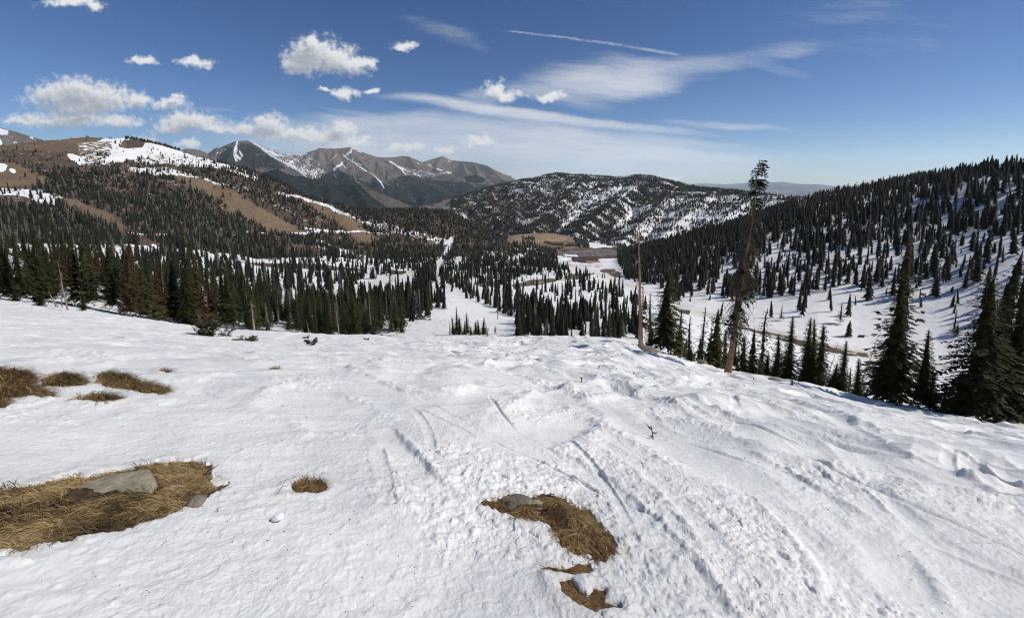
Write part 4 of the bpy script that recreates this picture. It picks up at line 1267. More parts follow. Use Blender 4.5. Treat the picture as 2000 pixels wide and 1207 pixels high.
STANDS = [  # (polygon in photo column / metres away, trees per m2, heights, protos, label, group)
    ([(-300, 74), (110, 74), (110, 135), (-300, 135)], .06, (6, 9.5), (SPIRE, HERO), 'spruce packed in the dark stand at the left edge of the snow', 'spruces of the left edge stand'),
    ([(110, 98), (200, 100), (250, 76), (330, 80), (480, 90), (480, 160), (110, 160)], .068, (7, 12), (SPIRE, SPIRE_RUSTY), 'spruce in the left stand behind the snow crest', 'spruces of the left stand'),
    ([(480, 92), (640, 93), (786, 94), (786, 120), (868, 128), (868, 170), (640, 150), (480, 150)], .10, (7, 10.5), (SPIRE, SPIRE), 'narrow spruce in the dense wood left of the ski run', 'spruces of the dense wood left of the ski run'),
    ([(905, 175), (960, 150), (1000, 128), (1000, 190), (905, 215)], .07, (5, 7.5), (SPIRE, SPIRE), 'narrow spruce along the right edge of the ski run', 'spruces along the right edge of the ski run'),
    ([(1003, 92), (1250, 88), (1250, 130), (1100, 150), (1003, 165)], .13, (4.5, 8), (SPIRE, THIN), 'spruce in the belt between the ski run and the bare pole snag', 'spruces right of the ski run'),
    ([(1250, 66), (1420, 58), (1700, 50), (1700, 95), (1420, 110), (1250, 115)], .011, (3.5, 6.5), (SPIRE, THIN), 'thin spruce in the hollow behind the right snow edge', 'spruces in the hollow behind the right snow edge'),
    ([(1880, 50), (2100, 48), (2100, 100), (1880, 100)], .02, (5, 8), (SPIRE, THIN), 'spruce behind the big trees at the right picture edge', 'spruces behind the right edge trees')]
CAND = []      # (px height, x, y, h, protos, label, group)
rg = np.random.default_rng(5)
for pl, den, hh, pr, lab, grp in STANDS:
    us = [p[0] for p in pl]
    rs = [p[1] for p in pl]
    a0, a1 = math.atan((min(us) - 1000) / FOC), math.atan((max(us) - 1000) / FOC)
    a0, a1 = a0 * 1.06 if a0 < 0 else a0 * 0.9, a1 * 1.06 if a1 > 0 else a1 * 0.9
    n = int(den * 0.5 * (a1 - a0) * (max(rs) ** 2 - min(rs) ** 2))
    x, y = scatter(n, a0, a1, min(rs), max(rs), rg)
    z = macro(x, y)
    u, v, d = project(x, y, z)
    keep = in_poly(u, np.hypot(x, y), pl) & (fbm(x / 14, y / 14, 2, 301) > -0.45)
    for i in np.where(keep)[0]:
        h = rg.uniform(*hh) * rg.choice([1, 1, 1, 0.7, 0.45], p=[.3, .3, .2, .13, .07])
        p = pr[0] if rg.random() < 0.72 else pr[1]
        if rg.random() < 0.08:
            p = SPIRE_DEAD
        CAND.append((h * FOC / d[i], x[i], y[i], h, p, lab, grp, u[i]))

# further off: density by what the photo shows (photo polygons on the ground, trees per m2)
DENS = [
    ([(-500, 250), (1010, 250), (1010, 510), (700, 505), (500, 503), (300, 482), (-500, 480)], .072),
    ([(-500, 478), (300, 480), (500, 503), (700, 505), (860, 500), (1000, 510), (1000, 560), (700, 600), (-500, 600)], .013),
    ([(300, 520), (700, 540), (700, 600), (300, 600)], .014),
    ([(-500, 250), (245, 250), (245, 298), (150, 302), (90, 298), (-500, 322)], .0016),
    ([(-500, 296), (180, 300), (225, 310), (160, 322), (-500, 326)], .010),
    ([(215, 268), (480, 322), (420, 322), (330, 304), (215, 312)], .0022),
    ([(290, 290), (420, 318), (480, 332), (430, 336), (300, 312)], .012),
    ([(-500, 325), (30, 326), (92, 345), (95, 360), (60, 370), (-500, 372)], .0012),
    ([(-500, 368), (60, 372), (125, 390), (125, 402), (-500, 395)], .006),
    ([(105, 386), (150, 393), (200, 412), (245, 437), (300, 470), (350, 492), (352, 502), (300, 486), (240, 452), (210, 436), (170, 420), (120, 402)], .0014),
    ([(300, 333), (360, 341), (412, 356), (470, 388), (530, 420), (590, 452), (600, 462), (540, 463), (486, 430), (440, 402), (390, 374), (345, 352)], .0022),
    ([(430, 360), (560, 415), (640, 455), (620, 462), (540, 425), (470, 392)], .018),
    ([(545, 377), (600, 392), (660, 412), (700, 433), (735, 468), (722, 480), (702, 478), (672, 450), (640, 424), (600, 402)], .0022),
    ([(575, 340), (620, 360), (645, 378), (620, 378), (580, 352)], .012),
    ([(640, 390), (1000, 400), (1000, 470), (880, 466), (800, 455), (720, 436), (660, 412)], .11),
    ([(-100, 450), (180, 450), (180, 458), (-100, 458)], .002), ([(180, 453), (700, 453), (700, 457.5), (180, 457.5)], .006),
    ([(380, 506), (600, 526), (720, 526), (720, 536), (600, 536), (380, 520)], .006),
    ([(690, 560), (720, 550), (770, 538), (815, 528), (832, 514), (850, 508), (890, 505), (904, 500), (906, 507), (880, 514), (870, 520),
      (852, 528), (845, 540), (862, 552), (868, 560), (800, 566), (735, 600), (700, 600)], .0),
    ([(815, 528), (848, 520), (846, 552), (818, 556)], .09),
    ([(838, 512), (850, 512), (852, 528), (840, 528)], .05), ([(740, 544), (815, 530), (810, 542), (760, 552)], .004),
    ([(870, 470), (890, 455), (884, 490), (872, 505), (862, 505)], .002),
    ([(560, 478), (720, 490), (720, 505), (560, 500)], .016),
    ([(850, 535), (1000, 485), (1100, 480), (1115, 520), (1105, 535), (1000, 548), (868, 552)], .037), ([(965, 515), (1008, 500), (1040, 487), (1035, 500), (990, 522), (965, 528)], .004),
    ([(860, 552), (1000, 546), (1060, 535), (1100, 530), (1250, 560), (1300, 590), (1300, 640), (1000, 640), (900, 600)], .0075),
    ([(880, 555), (1000, 550), (1000, 580), (905, 580)], .03), ([(1150, 556), (1250, 560), (1300, 590), (1300, 625), (1150, 620)], .016),
    ([(985, 560), (1170, 530), (1165, 540), (1000, 562)], .010),
    ([(1100, 512), (1130, 518), (1160, 522), (1185, 535), (1225, 553), (1260, 562), (1290, 580), (1330, 600), (1330, 612), (1290, 600), (1230, 570),
      (1190, 548), (1160, 530), (1110, 524), (1090, 518)], 0), ([(1140, 524), (1190, 545), (1240, 566), (1320, 606), (1320, 622), (1270, 604), (1220, 580), (1170, 556)], .002), ([(1085, 484), (1240, 486), (1250, 500), (1185, 522), (1090, 518)], .0),
    ([(990, 454), (1135, 454), (1140, 482), (1060, 482), (990, 480)], .0), ([(1118, 462), (1150, 472), (1150, 484), (1128, 484)], .05), ([(1020, 466), (1045, 466), (1045, 480), (1020, 480)], .02),
    ([(1205, 486), (1290, 484), (1300, 505), (1205, 500)], .02),
    ([(870, 500), (890, 508), (884, 520), (868, 520)], .012),
    # right hill
    ([(1205, 500), (1290, 480), (1480, 420), (1560, 395), (1560, 430), (1480, 500), (1300, 565), (1220, 545)], .060),
    ([(1560, 402), (1700, 384), (1800, 362), (1850, 345), (2200, 300), (2200, 470), (1840, 462), (1700, 470), (1560, 450), (1480, 470), (1480, 440)], .054),
    ([(1480, 440), (1700, 440), (1860, 468), (1860, 520), (1700, 530), (1480, 520)], .040),
    ([(1860, 470), (2200, 470), (2200, 560), (1860, 540)], .022),
    ([(1280, 560), (1480, 505), (1700, 520), (2000, 530), (2200, 560), (2200, 640), (1900, 640), (1700, 590), (1480, 580), (1320, 596)], .034),
    ([(1300, 600), (1480, 588), (1700, 596), (1840, 640), (1840, 690), (1640, 660), (1440, 632)], .003),
    ([(1300, 598), (1420, 626), (1700, 690), (1850, 705), (2200, 720), (2200, 740), (1700, 712), (1420, 690), (1300, 640)], .0),
    ([(1880, 560), (2200, 560), (2200, 670), (1880, 650)], .016),
    ([(1545, 378), (1592, 376), (1582, 395), (1572, 418), (1556, 412), (1552, 392)], .001), ([(1590, 385), (1800, 345), (1860, 345), (1700, 400), (1600, 410)], .022),
]


def density(u, v, n):
    d = np.zeros(u.shape)
    uu, vv = u + 3.5 * n, v + 2.0 * n
    for pl, k in DENS:
        d[in_poly(uu, vv, pl)] = k
    return d


x, y = scatter(350000, math.radians(-61), math.radians(61), 150, 1500, rg)
z = ground(x, y)
u, v, d = project(x, y, macro(x, y))
den = density(u, v, fbm(x / 25, y / 25, 3, 311)) * np.clip(0.95 + 1.5 * fbm(x / 26, y / 26, 3, 312), 0.08, 2.2)
area = 0.5 * math.radians(122) * (1500 ** 2 - 150 ** 2)
keep = (rg.random(len(x)) < den * area / len(x)) & (u > -330) & (u < 2330) & (v < 720)
r_all = np.hypot(x, y)
for pl in [s[0] for s in STANDS]:
    keep &= ~((in_poly(u, r_all, pl)) & (r_all < 215))
keep &= ~((u > 780) & (u < 1003) & (r_all < 182))
x, y, z, u, v, d = x[keep], y[keep], z[keep], u[keep], v[keep], d[keep]
r_all = r_all[keep]
h = rg.uniform(5.5, 13.0, len(x)) * rg.choice([1.1, 0.75, 0.4], len(x), p=[.55, .27, .18])
h = np.where((u > 1250) & (r_all < 620), h * 1.12, h)
h = np.where((u < 1000) & (v < 500), h * 0.78, h)
h = np.where((u > 850) & (u < 1300) & (v >= 500), h * 0.82, h)
h = np.where((u < 420) & (v < 330), h * 0.7, h)
ZONE = np.where(u > 1215, 1, 0)
LAB = {1: ('dark spruce on the snowy slope of the right bowl', 'spruces on the right bowl'),
       0: ('small spruce on the snowy valley floor between the pistes', 'spruces on the valley floor')}
W = []
for i in range(len(x)):
    px = h[i] * FOC / d[i]
    if px > 26:
        p = SPIRE if rg.random() < 0.6 else THIN
        CAND.append((px, x[i], y[i], h[i], p, *LAB[ZONE[i]], u[i]))
    else:
        W.append((x[i], y[i], z[i], h[i], ZONE[i], px))

# the 300 or so that show largest stand as trees of their own; the rest of the woods are masses
CAND.sort(key=lambda c: -c[0] * (1.0 if -5 < c[7] < 2005 else 0.2))
N_OWN = 300 - N_PLACED
REST = CAND[N_OWN:]
for px, cx, cy, ch, p, lab, grp, cu in CAND[:N_OWN]:
    tree('spruce_tree', cx, cy, ch, p, lab + (', rusty brown' if p is SPIRE_RUSTY else ', grey and dead' if p is SPIRE_DEAD else ''), grp, None, RNG.uniform(0.85, 1.15))


def cone_tree(rg, tiers, sides, width):
    """a small spruce for the far woods: jagged stacked skirts; unit height"""
    V, F, T = [], [], []
    for k in range(tiers):
        s0, s1 = k / tiers, min(1.0, (k + 1.9) / tiers)
        z0, z1 = 0.06 + 0.94 * s0, 0.06 + 0.94 * s1
        rr = width * (1 - s0) ** 0.75 * rg.uniform(0.8, 1.15) + 0.012
        i = len(V)
        V.append((rg.normal(0, 0.006), rg.normal(0, 0.006), z1))
        T.append(0.8)
        n = sides * 2
        a0 = rg.uniform(0, 6.28)
        for j in range(n):
            q = rr * (rg.uniform(0.85, 1.25) if j % 2 == 0 else rg.uniform(0.35, 0.6))
            a = a0 + 2 * PI * j / n
            V.append((q * math.cos(a), q * math.sin(a), z0 - (0.03 if j % 2 == 0 else -0.03) * rg.uniform(0.5, 1.5)))
            T.append(rg.uniform(0.1, 0.6))
        for j in range(n):
            F.append((i, i + 1 + j, i + 1 + (j + 1) % n))
    return np.array(V), np.array(F), np.array(T)


MID = [cone_tree(rg, 8, 5, w) for w in (.11, .15, .09, .19, .13, .105, .22, .12)]
FAR = [cone_tree(rg, 3, 3, w) for w in (.15, .19, .12, .23, .17)]
TINY = [cone_tree(rg, 2, 2, w) for w in (.26, .22, .30)]


def forest(name, pts, label, rg, dead=0.0):
    """pts rows: x, y, z, h, px height"""
    pts = np.asarray(pts)
    Vs, Fs, Ts, off = [], [], [], 0
    lod = np.where(pts[:, 4] > 17, 0, np.where(pts[:, 4] > 6.5, 1, 2))
    for L, protos in ((0, MID), (1, FAR), (2, TINY)):
        sel = pts[lod == L]
        which = rg.integers(0, len(protos), len(sel))
        for k, (pv, pf, pt) in enumerate(protos):
            s = sel[which == k]
            if not len(s):
                continue
            n = len(s)
            a = rg.uniform(0, 6.28, n)[:, None]
            wd = (s[:, 3] * rg.uniform(0.6, 1.35, n))[:, None]
            X = s[:, 0:1] + wd * (pv[None, :, 0] * np.cos(a) - pv[None, :, 1] * np.sin(a))
            Y = s[:, 1:2] + wd * (pv[None, :, 0] * np.sin(a) + pv[None, :, 1] * np.cos(a))
            lx, ly = rg.normal(0, 0.045, (2, n, 1)) * s[:, 3:4]
            X, Y = X + lx * pv[None, :, 2], Y + ly * pv[None, :, 2]
            Z = s[:, 2:3] - 0.15 + s[:, 3:4] * pv[None, :, 2]
            Vs.append(np.stack([X, Y, Z], -1).reshape(-1, 3))
            Fs.append((pf[None] + (np.arange(n) * len(pv))[:, None, None] + off).reshape(-1, 3))
            dd = np.where(rg.random(n) < dead, 1.6, 0.0)[:, None]
            Ts.append((pt[None] * 0.5 * (dd == 0) + rg.uniform(-0.15, 0.6, n)[:, None] * (dd == 0) + dd).ravel())
            off += n * len(pv)
    me = new_mesh(name, np.concatenate(Vs), [np.concatenate(Fs)], M_FAR, False, {'tone': np.concatenate(Ts)})
    return tag(link(name, me), label, 'forest', None, 'stuff')


W = np.array([w for w in W] + [(c[1], c[2], ground1(c[1], c[2]), c[3], 1 if c[7] > 1215 else 0, c[0]) for c in REST])
print('trees: own', N_PLACED + min(N_OWN, len(CAND)), 'rest', len(REST), 'woods', len(W))
right = W[:, 4] == 1
wr, wl = W[right], W[~right]
uL, vL, _ = project(wl[:, 0], wl[:, 1], macro(wl[:, 0], wl[:, 1]))
up = vL < 505
forest('forest', wl[up][:, [0, 1, 2, 3, 5]], 'spruce forest over the brown hillside left of the valley', rg, 0.16)
forest('forest', wl[~up][:, [0, 1, 2, 3, 5]], 'scattered spruce woods on the snowy valley floor', rg, 0.05)
forest('forest', wr[:, [0, 1, 2, 3, 5]], 'dark spruce wood climbing the snowy slope on the right', rg)

# wooded mountain across the valley
n = 260000
x, y = scatter(n, azu(880), azu(1720), 1400, 3500, rg)
z = hill_z(x, y)
u, v, d = project(x, y, z)
g = np.zeros(n)
nn = fbm(x / 60, y / 60, 3, 331)
for pl, k in HILL_DENS:
    g[in_poly(u + 4 * nn, v + 3 * nn, pl)] = k
g = g * np.clip(0.78 - 2.3 * fbm((x + 0.8 * y) / 45, (x - y) / 260, 3, 222), 0.06, 2.0)
keep = (rg.random(n) < g * 0.75) & (z > macro(x, y) + 2) & (z > -415)
x, y, z, d = x[keep], y[keep], z[keep], d[keep]
h = rg.uniform(8, 15, len(x))
forest('forest', np.stack([x, y, z, h, h * FOC / d], 1), 'dark conifer forest streaked with snow on the mountain across the valley', rg, 0.10)
print('hill trees', len(x))

# ------------------------------------------------------------------ dry grass in the melted-out patches
t = NT('dry_grass')
c = t.mix(t.ramp(t.attr('tone'), 0.0, 0.55), (0.045, 0.030, 0.017), (0.185, 0.122, 0.052))
c = t.mix(t.ramp(t.attr('tone'), 0.5, 1.0), c, (0.40, 0.285, 0.135))
c = t.mix(t.attr('red'), c, (0.23, 0.105, 0.045))
M_GRASS = t.done(c, 0.8, None, 0.15)
t = NT('thawed_soil')
c = t.mix(t.ramp(t.noise(12, 5, 0.65), 0.35, 0.65), (0.050, 0.034, 0.022), (0.17, 0.115, 0.060))
c = t.mix(t.math('MULTIPLY', t.ramp(t.noise(60, 4, 0.7), 0.5, 0.7), 0.7), c, (0.26, 0.19, 0.10))
M_SOIL = t.done(c, 0.95, t.bump(t.noise(40, 5, 0.7), 0.03, 1.0), 0.05)

GRASS = {
    'big': (24000, 0.055, 0.135, 215, 0.5, 0.0, 'large matted patch of straw-coloured grass around the flat lichened rock'),
    'centre': (15000, 0.045, 0.105, 265, 0.5, 0.05, 'shaggy hump of dry grass with dark roots in the middle foreground'),
    'strip': (1500, 0.03, 0.06, 280, 0.9, 0.25, 'thin strip of dry grass melting out just under the shaggy hump'),
    'lower': (2600, 0.03, 0.065, 270, 0.8, 0.25, 'hook-shaped tuft of rusty dry grass lowest in the foreground'),
    'tuft': (1500, 0.035, 0.075, 80, 1.6, 0.45, 'small reddish grass tuft alone in the snow between two big patches'),
    'mound_a': (6500, 0.07, 0.16, 20, 1.0, 0.15, 'brown grass mound cut by the left picture edge, split by a snow tongue'),
    'mound_b': (2400, 0.06, 0.12, 30, 1.0, 0.0, 'low flat pale grass mound, middle one of the three mounds in a row'),
    'mound_c': (5500, 0.07, 0.15, 30, 1.0, 0.0, 'long humped grass mound tapering to the right, last of the row'),
    'mound_d': (1700, 0.08, 0.16, 40, 1.3, 0.35, 'thin wispy line of grass in front of the three mounds'),
    'tiny_a': (420, 0.06, 0.13, 30, 1.2, 0.2, 'tiny brown grass tip poking through the snow beyond the mounds'),
    'tiny_b': (420, 0.06, 0.13, 20, 1.2, 0.3, 'tiny dark grass tip at the end of a thin crack in the snow')}
gr = np.random.default_rng(77)


def nopatch(x, y):
    return ground(x, y, True) + patch_depth(x, y)


# stones lie in the patches: no blades grow through them
STONES = [(212, 962, 165, 0.60), (326, 960, 46, 0.7), (385, 985, 34, 0.7), (1008, 983, 66, 0.55), (1048, 992, 44, 0.6)]
FOOT_ = []
for u, v, wpx, asp in STONES:
    x, y = hit(u, v)
    wd = wpx * float(project(np.array(x), np.array(y), macro(np.array([x]), np.array([y])))[2].item()) / FOC
    FOOT_.append((x, y, wd * 0.46, wd * asp * 1.5 * 0.46))

for nm, dep, w, bb in PATCH_W:
    cnt, l0, l1, ang, spread, red, lab = GRASS[nm]
    xs = np.arange(bb[0] + 0.6, bb[1] - 0.6, max(0.012, (bb[1] - bb[0] - 2) / 130))
    ys = np.arange(bb[2] + 0.6, bb[3] - 0.6, max(0.012, (bb[3] - bb[2] - 2) / 130))
    GX, GY = np.meshgrid(xs, ys)
    s = poly_sdf(GX.ravel(), GY.ravel(), w)
    size = math.sqrt((bb[1] - bb[0] - 2) * (bb[3] - bb[2] - 2) + 1e-3)
    drop = 0.12 * dep + 0.034
    far_ = nm.startswith('mound') or nm.startswith('tiny')
    hump = (0.07 if far_ else (0.07 if nm == 'centre' else 0.028)) * min(1.5, size)

    def soil_z(px, py, sd):
        return (nopatch(px, py) - drop + 0.028 + 0.018 * fbm(px * 7, py * 7, 3, 401) + hump * sstep(0, 0.30 * size, sd))
    z = soil_z(GX.ravel(), GY.ravel(), s)
    f = grid_faces(len(ys), len(xs))
    keep = (s[f] > -0.09 * max(0.6, min(2.0, size))).all(1)
    f = f[keep]
    used = np.unique(f)
    remap = np.zeros(GX.size, int)
    remap[used] = np.arange(len(used))
    soil = new_mesh('soil', np.stack([GX.ravel(), GY.ravel(), z], 1)[used], remap[f], M_SOIL, True)
    # blades
    n = cnt * 3
    px, py = gr.uniform(bb[0] + 0.9, bb[1] - 0.9, n), gr.uniform(bb[2] + 0.9, bb[3] - 0.9, n)
    sd = poly_sdf(px, py, w) + 0.02 * min(1, size) * fbm(px * 9, py * 9, 2, 402)
    k = sd > -0.012 * max(1, size)
    for fx, fy, fa, fb in FOOT_:
        k &= ((px - fx) / fa) ** 2 + ((py - fy) / fb) ** 2 > gr.uniform(0.55, 1.1, n)
    px, py, sd = px[k][:cnt], py[k][:cnt], sd[k][:cnt]
    n = len(px)
    pz = soil_z(px, py, sd) - 0.004
    clump = fbm(px * 3.5 / max(0.7, size), py * 3.5 / max(0.7, size), 3, 403)
    clump2 = fbm(px * 11 / max(0.7, size), py * 11 / max(0.7, size), 2, 404)
    a = np.radians(ang) + 1.3 * clump + 0.9 * clump2 + (spread + 0.25) * gr.normal(0, 0.8, n)
    L = gr.uniform(l0, l1, n) * (1 + 0.5 * clump2)
    lift = np.clip(gr.normal(0.32, 0.22, n) + 0.35 * clump2, 0.05, 1.2) * (1.6 if nm == 'tuft' else 0.9)
    wd = np.where(gr.random(n) < 0.7, 0.0016, 0.0028) * (2.2 if far_ else 1.0) * 0.85
    ca, sa = np.cos(a), np.sin(a)
    pts = []
    for q, (fx, fz) in enumerate(((0, 0), (0.35, 0.55), (0.75, 0.62), (1.0, 0.42))):
        bx, by = px + ca * L * fx, py + sa * L * fx
        bz = pz + L * lift * fz
        ww = wd * (1, 0.9, 0.65, 0.1)[q]
        pts.append(np.stack([bx - sa * ww, by + ca * ww, bz], 1))
        pts.append(np.stack([bx + sa * ww, by - ca * ww, bz + wd * 0.5], 1))
    V = np.stack(pts, 1).reshape(-1, 3)
    b = np.arange(n)[:, None] * 8
    F = np.concatenate([b + np.array([[0, 1, 3, 2]]), b + np.array([[2, 3, 5, 4]]), b + np.array([[4, 5, 7, 6]])])
    tone = np.clip((0.80 if far_ else 0.54) + (0.8 if far_ else 1.05) * clump + 0.25 * clump2 + gr.normal(0, 0.22, n), 0, 1)
    rd = np.clip(red + 0.3 * gr.normal(0, 1, n) * (red > 0), 0, 1) * 0.8
    me = new_mesh('grass_patch', V, [F], M_GRASS, False, {'tone': np.repeat(tone, 8), 'red': np.repeat(rd, 8)})
    o = tag(link('grass_patch', me), lab, 'grass patch', 'dry grass patches in the snow')
    link('soil', soil, o)

# ------------------------------------------------------------------ rocks
import bmesh


def rock_mat(name, a, b, c_):
    t = NT(name)
    n1, n2 = t.noise(6, 6, 0.65), t.noise(30, 4, 0.7)
    c = t.mix(t.ramp(n1, 0.35, 0.65), a, b)
    c = t.mix(t.math('MULTIPLY', t.ramp(n2, 0.5, 0.7), 0.6), c, c_)
    return t.done(c, 0.9, t.bump(n2, 0.02, 0.9, t.bump(n1, 0.05, 0.6)), 0.15)


M_ROCK = rock_mat('lichened_rock', (0.27, 0.235, 0.165), (0.41, 0.35, 0.25), (0.19, 0.175, 0.09))
M_PINK = rock_mat('pink_granite', (0.36, 0.24, 0.18), (0.50, 0.37, 0.29), (0.24, 0.17, 0.13))
M_DARKROCK = rock_mat('dark_rock', (0.14, 0.12, 0.095), (0.26, 0.22, 0.175), (0.31, 0.28, 0.22))
M_CHUNK = rock_mat('snow_lump', (0.78, 0.79, 0.81), (0.84, 0.85, 0.86), (0.72, 0.73, 0.75))


def rock(name, x, y, dims, rot, mat, label, cat, seed, sink=0.3, zoff=None):
    bm = bmesh.new()
    bmesh.ops.create_icosphere(bm, subdivisions=4, radius=1.0)
    co = np.array([v.co[:] for v in bm.verts])
    rg_ = np.random.default_rng(seed)
    r = 1 + 0.16 * fbm(co[:, 0] * 1.7 + seed, co[:, 1] * 1.7 + co[:, 2] * 1.3, 4, seed)
    co = co * r[:, None]
    for _ in range(9):                                  # broken faces
        d = rg_.normal(0, 1, 3)
        d /= np.linalg.norm(d)
        h = rg_.uniform(0.78, 0.97)
        over = co @ d - h
        co = co - np.where(over > 0, over, 0)[:, None] * d * 0.9
    co = co * np.array(dims) / 2
    fs = np.array([[v.index for v in f.verts] for f in bm.faces])
    bm.free()
    co[:, 2] += dims[2] * (0.5 - sink)
    o = link(name, new_mesh(name, co, fs, mat, True))
    o.location = (x, y, (ground1(x, y) if zoff is None else zoff))
    o.rotation_euler = (0, 0, rot)
    return tag(o, label, cat)


def px_size(u, v, px):
    x, y = hit(u, v)
    return px * float(project(np.array(x), np.array(y), macro(np.array([x]), np.array([y])))[2].item()) / FOC


for (u, v, wpx, asp, hz, rot, m, lab, sd) in (
        (212, 962, 165, 0.60, 0.16, 0.25, M_ROCK, 'large flat lichened rock lying in the matted grass patch', 3),
        (326, 960, 46, 0.7, 0.5, -0.4, M_PINK, 'pinkish rock beside the large flat rock in the grass', 4),
        (385, 985, 34, 0.7, 0.35, 0.3, M_DARKROCK, 'small dark stone at the right end of the matted grass patch', 5),
        (1008, 983, 66, 0.55, 0.35, 0.1, M_DARKROCK, 'dark flat rock at the upper left of the shaggy grass hump', 6),
        (1048, 992, 44, 0.6, 0.4, 0.4, M_ROCK, 'pale stone half hidden in the shaggy grass hump', 7),
        (1266, 690, 30, 0.9, 0.55, 0.5, M_DARKROCK, 'rounded brown boulder at the foot of the bare pole snag', 8),
        (1516, 747, 26, 0.8, 0.5, 0.2, M_DARKROCK, 'flat grey slab sticking out of the snow below the fir row', 9),
        (1372, 712, 14, 1.0, 0.6, 0.7, M_DARKROCK, 'small dark rock right of the stubby fir', 10)):
    x, y = hit(u, v)
    wd = px_size(u, v, wpx)
    rock('boulder' if 'boulder' in lab else 'rock', x, y, (wd, wd * asp * 1.5, wd * hz), rot, m, lab, 'rock', sd, 0.35 if v < 900 else 0.22)
x, y = hit(543, 1018)
wd = px_size(543, 1018, 22)
rock('snow_chunk', x, y, (wd, wd, wd * 0.7), 0.4, M_CHUNK, 'loose white lump of ice lying on the smooth snow at lower left', 'snow chunk', 21, 0.12)

# ------------------------------------------------------------------ dead trees


def dead_tree(name, base, top, r0, mat, label, twigs, twig_len, foliage=(), seed=1, group=None, wob=0.01, twig_mat=None, droop=0.9, srange=(0.25, 0.97)):
    """base, top: world points. foliage: (s along trunk, side angle range, length, count)"""
    rg_ = np.random.default_rng(seed)
    base, top = np.array(base, float), np.array(top, float)
    L = np.linalg.norm(top - base)
    n = 12
    ss = np.linspace(-0.03, 1, n)
    off = np.cumsum(rg_.normal(0, wob * L, (n, 2)), 0)
    off = off - off[0] - (off[-1] - off[0]) * np.linspace(0, 1, n)[:, None]
    P = np.stack([(top - base)[k] * ss for k in range(3)], 1)
    P[:, :2] += off
    o = bpy.data.objects.new(name, None)
    COL.objects.link(o)
    o.location = base
    tag(o, label, 'dead tree', group)
    rad = r0 * ((1 - ss.clip(0, 1)) ** 1.25 * 0.86 + 0.10)
    rad[0] *= 1.35
    v, f = tube(P, rad, 9)
    me = new_mesh('trunk', v, [f], mat, True)
    link('trunk', me, o)
    g, fo = Geo(), Geo()

    def on(s):
        return np.array([np.interp(s, ss, P[:, k]) for k in range(3)])
    for _ in range(twigs):
        s = rg_.uniform(*srange)
        a = rg_.uniform(0, 2 * PI)
        l = twig_len * rg_.uniform(0.25, 1.1) * (1.15 - s) ** 0.5
        d = np.array([math.cos(a), math.sin(a), rg_.uniform(-0.25, 0.25)])
        p0 = on(s)
        p1 = p0 + d * l * 0.5 + np.array([0, 0, -0.10 * l * droop])
        p2 = p0 + d * l * 0.85 + np.array([0, 0, -0.62 * l * droop])
        rr = rg_.uniform(0.006, 0.016) * (1 + L / 12)
        v, f = tube([p0, p1, p2], [rr, rr * 0.7, rr * 0.25], 3)
        g.add(v, f)
        if rg_.random() < 0.8:
            for q in range(3):
                t_ = rg_.uniform(0.3, 1)
                c0 = p0 + (p1 - p0) * t_ if rg_.random() < .5 else p1 + (p2 - p1) * t_
                e = c0 + np.array([rg_.normal(0, .22), rg_.normal(0, .22), -rg_.uniform(0.2, 0.7) * droop]) * l
                v, f = tube([c0, e], [rr * 0.6, rr * 0.2], 3)
                g.add(v, f)
    if twigs:
        link('dead_branches', g.mesh('dead_branches', twig_mat or mat), o)
    for s0, s1, a0, a1, l, cnt in foliage:
        for _ in range(cnt):
            s = rg_.uniform(s0, s1)
            a = rg_.uniform(a0, a1)
            d = np.array([math.cos(a), math.sin(a), rg_.uniform(-0.3, 0.25)])
            V, Q, T3, tn = spray(rg_, on(s) + d * l * rg_.uniform(0, 0.4), d, l * rg_.uniform(0.4, 1.0), rg_.uniform(0.5, 1.3), 0.30, 5, 0.35, 0.42)
            k0 = fo.n
            fo.add(V, Q, tn)
            fo.f.append(T3 + k0)
    if fo.n:
        link('foliage', fo.mesh('foliage', M_NEEDLE), o)
    return o


def stand_at(u, v, r, ut, vt):
    x, y = spot(u, v, r)
    z = ground1(x, y)
    dx, dy, dz = ray(ut, vt)
    k = y / dy
    return (x, y, z), (dx * k, y, dz * k)


b, tp = stand_at(1421, 731, None, 1484, 312)
t = NT('grey_brown_twigs')
M_TWIG = t.done(t.mix(t.ramp(t.noise(3, 4), 0.35, 0.65), (0.060, 0.050, 0.040), (0.15, 0.125, 0.10)), 0.9, None, 0.05)
dead_tree('snag', b, tp, 0.24, M_SNAG, 'tall leaning brown snag hung with dead twigs and a living green top', 400, 1.5,
          ((0.79, 0.84, -1.2, 1.2, 0.70, 22), (0.87, 0.915, -1.2, 1.3, 0.75, 34), (0.935, 0.985, -1.2, 1.3, 0.50, 34), (0.82, 0.97, 1.8, 4.2, 0.48, 30), (0.98, 1.0, -0.5, 0.5, 0.5, 6), (0.36, 0.66, -1.4, 1.4, 1.0, 24), (0.20, 0.52, 1.4, 4.8, 0.9, 16), (0.14, 0.3, -1.4, 1.4, 0.8, 8)), 31, None, 0.006, M_TWIG, 1.1, (0.16, 0.80))
b, tp = stand_at(1252, 683, None, 1249, 438)
t = NT('weathered_pole')
bk = t.noise(1.0, 5, 0.65, scaled(t, (12, 12, 1.5)))
M_POLE = t.done(t.mix(t.ramp(bk, 0.35, 0.7), (0.20, 0.135, 0.095), (0.43, 0.32, 0.235)), 0.88, t.bump(bk, 0.05, 0.9), 0.1)
dead_tree('snag', b, tp, 0.24, M_POLE, 'bare reddish pole snag standing by the brown boulder', 120, 0.75, ((0.18, 0.38, -0.9, 0.9, 0.75, 26),), 32, None, 0.004, M_TWIG, 0.5, (0.30, 0.98))
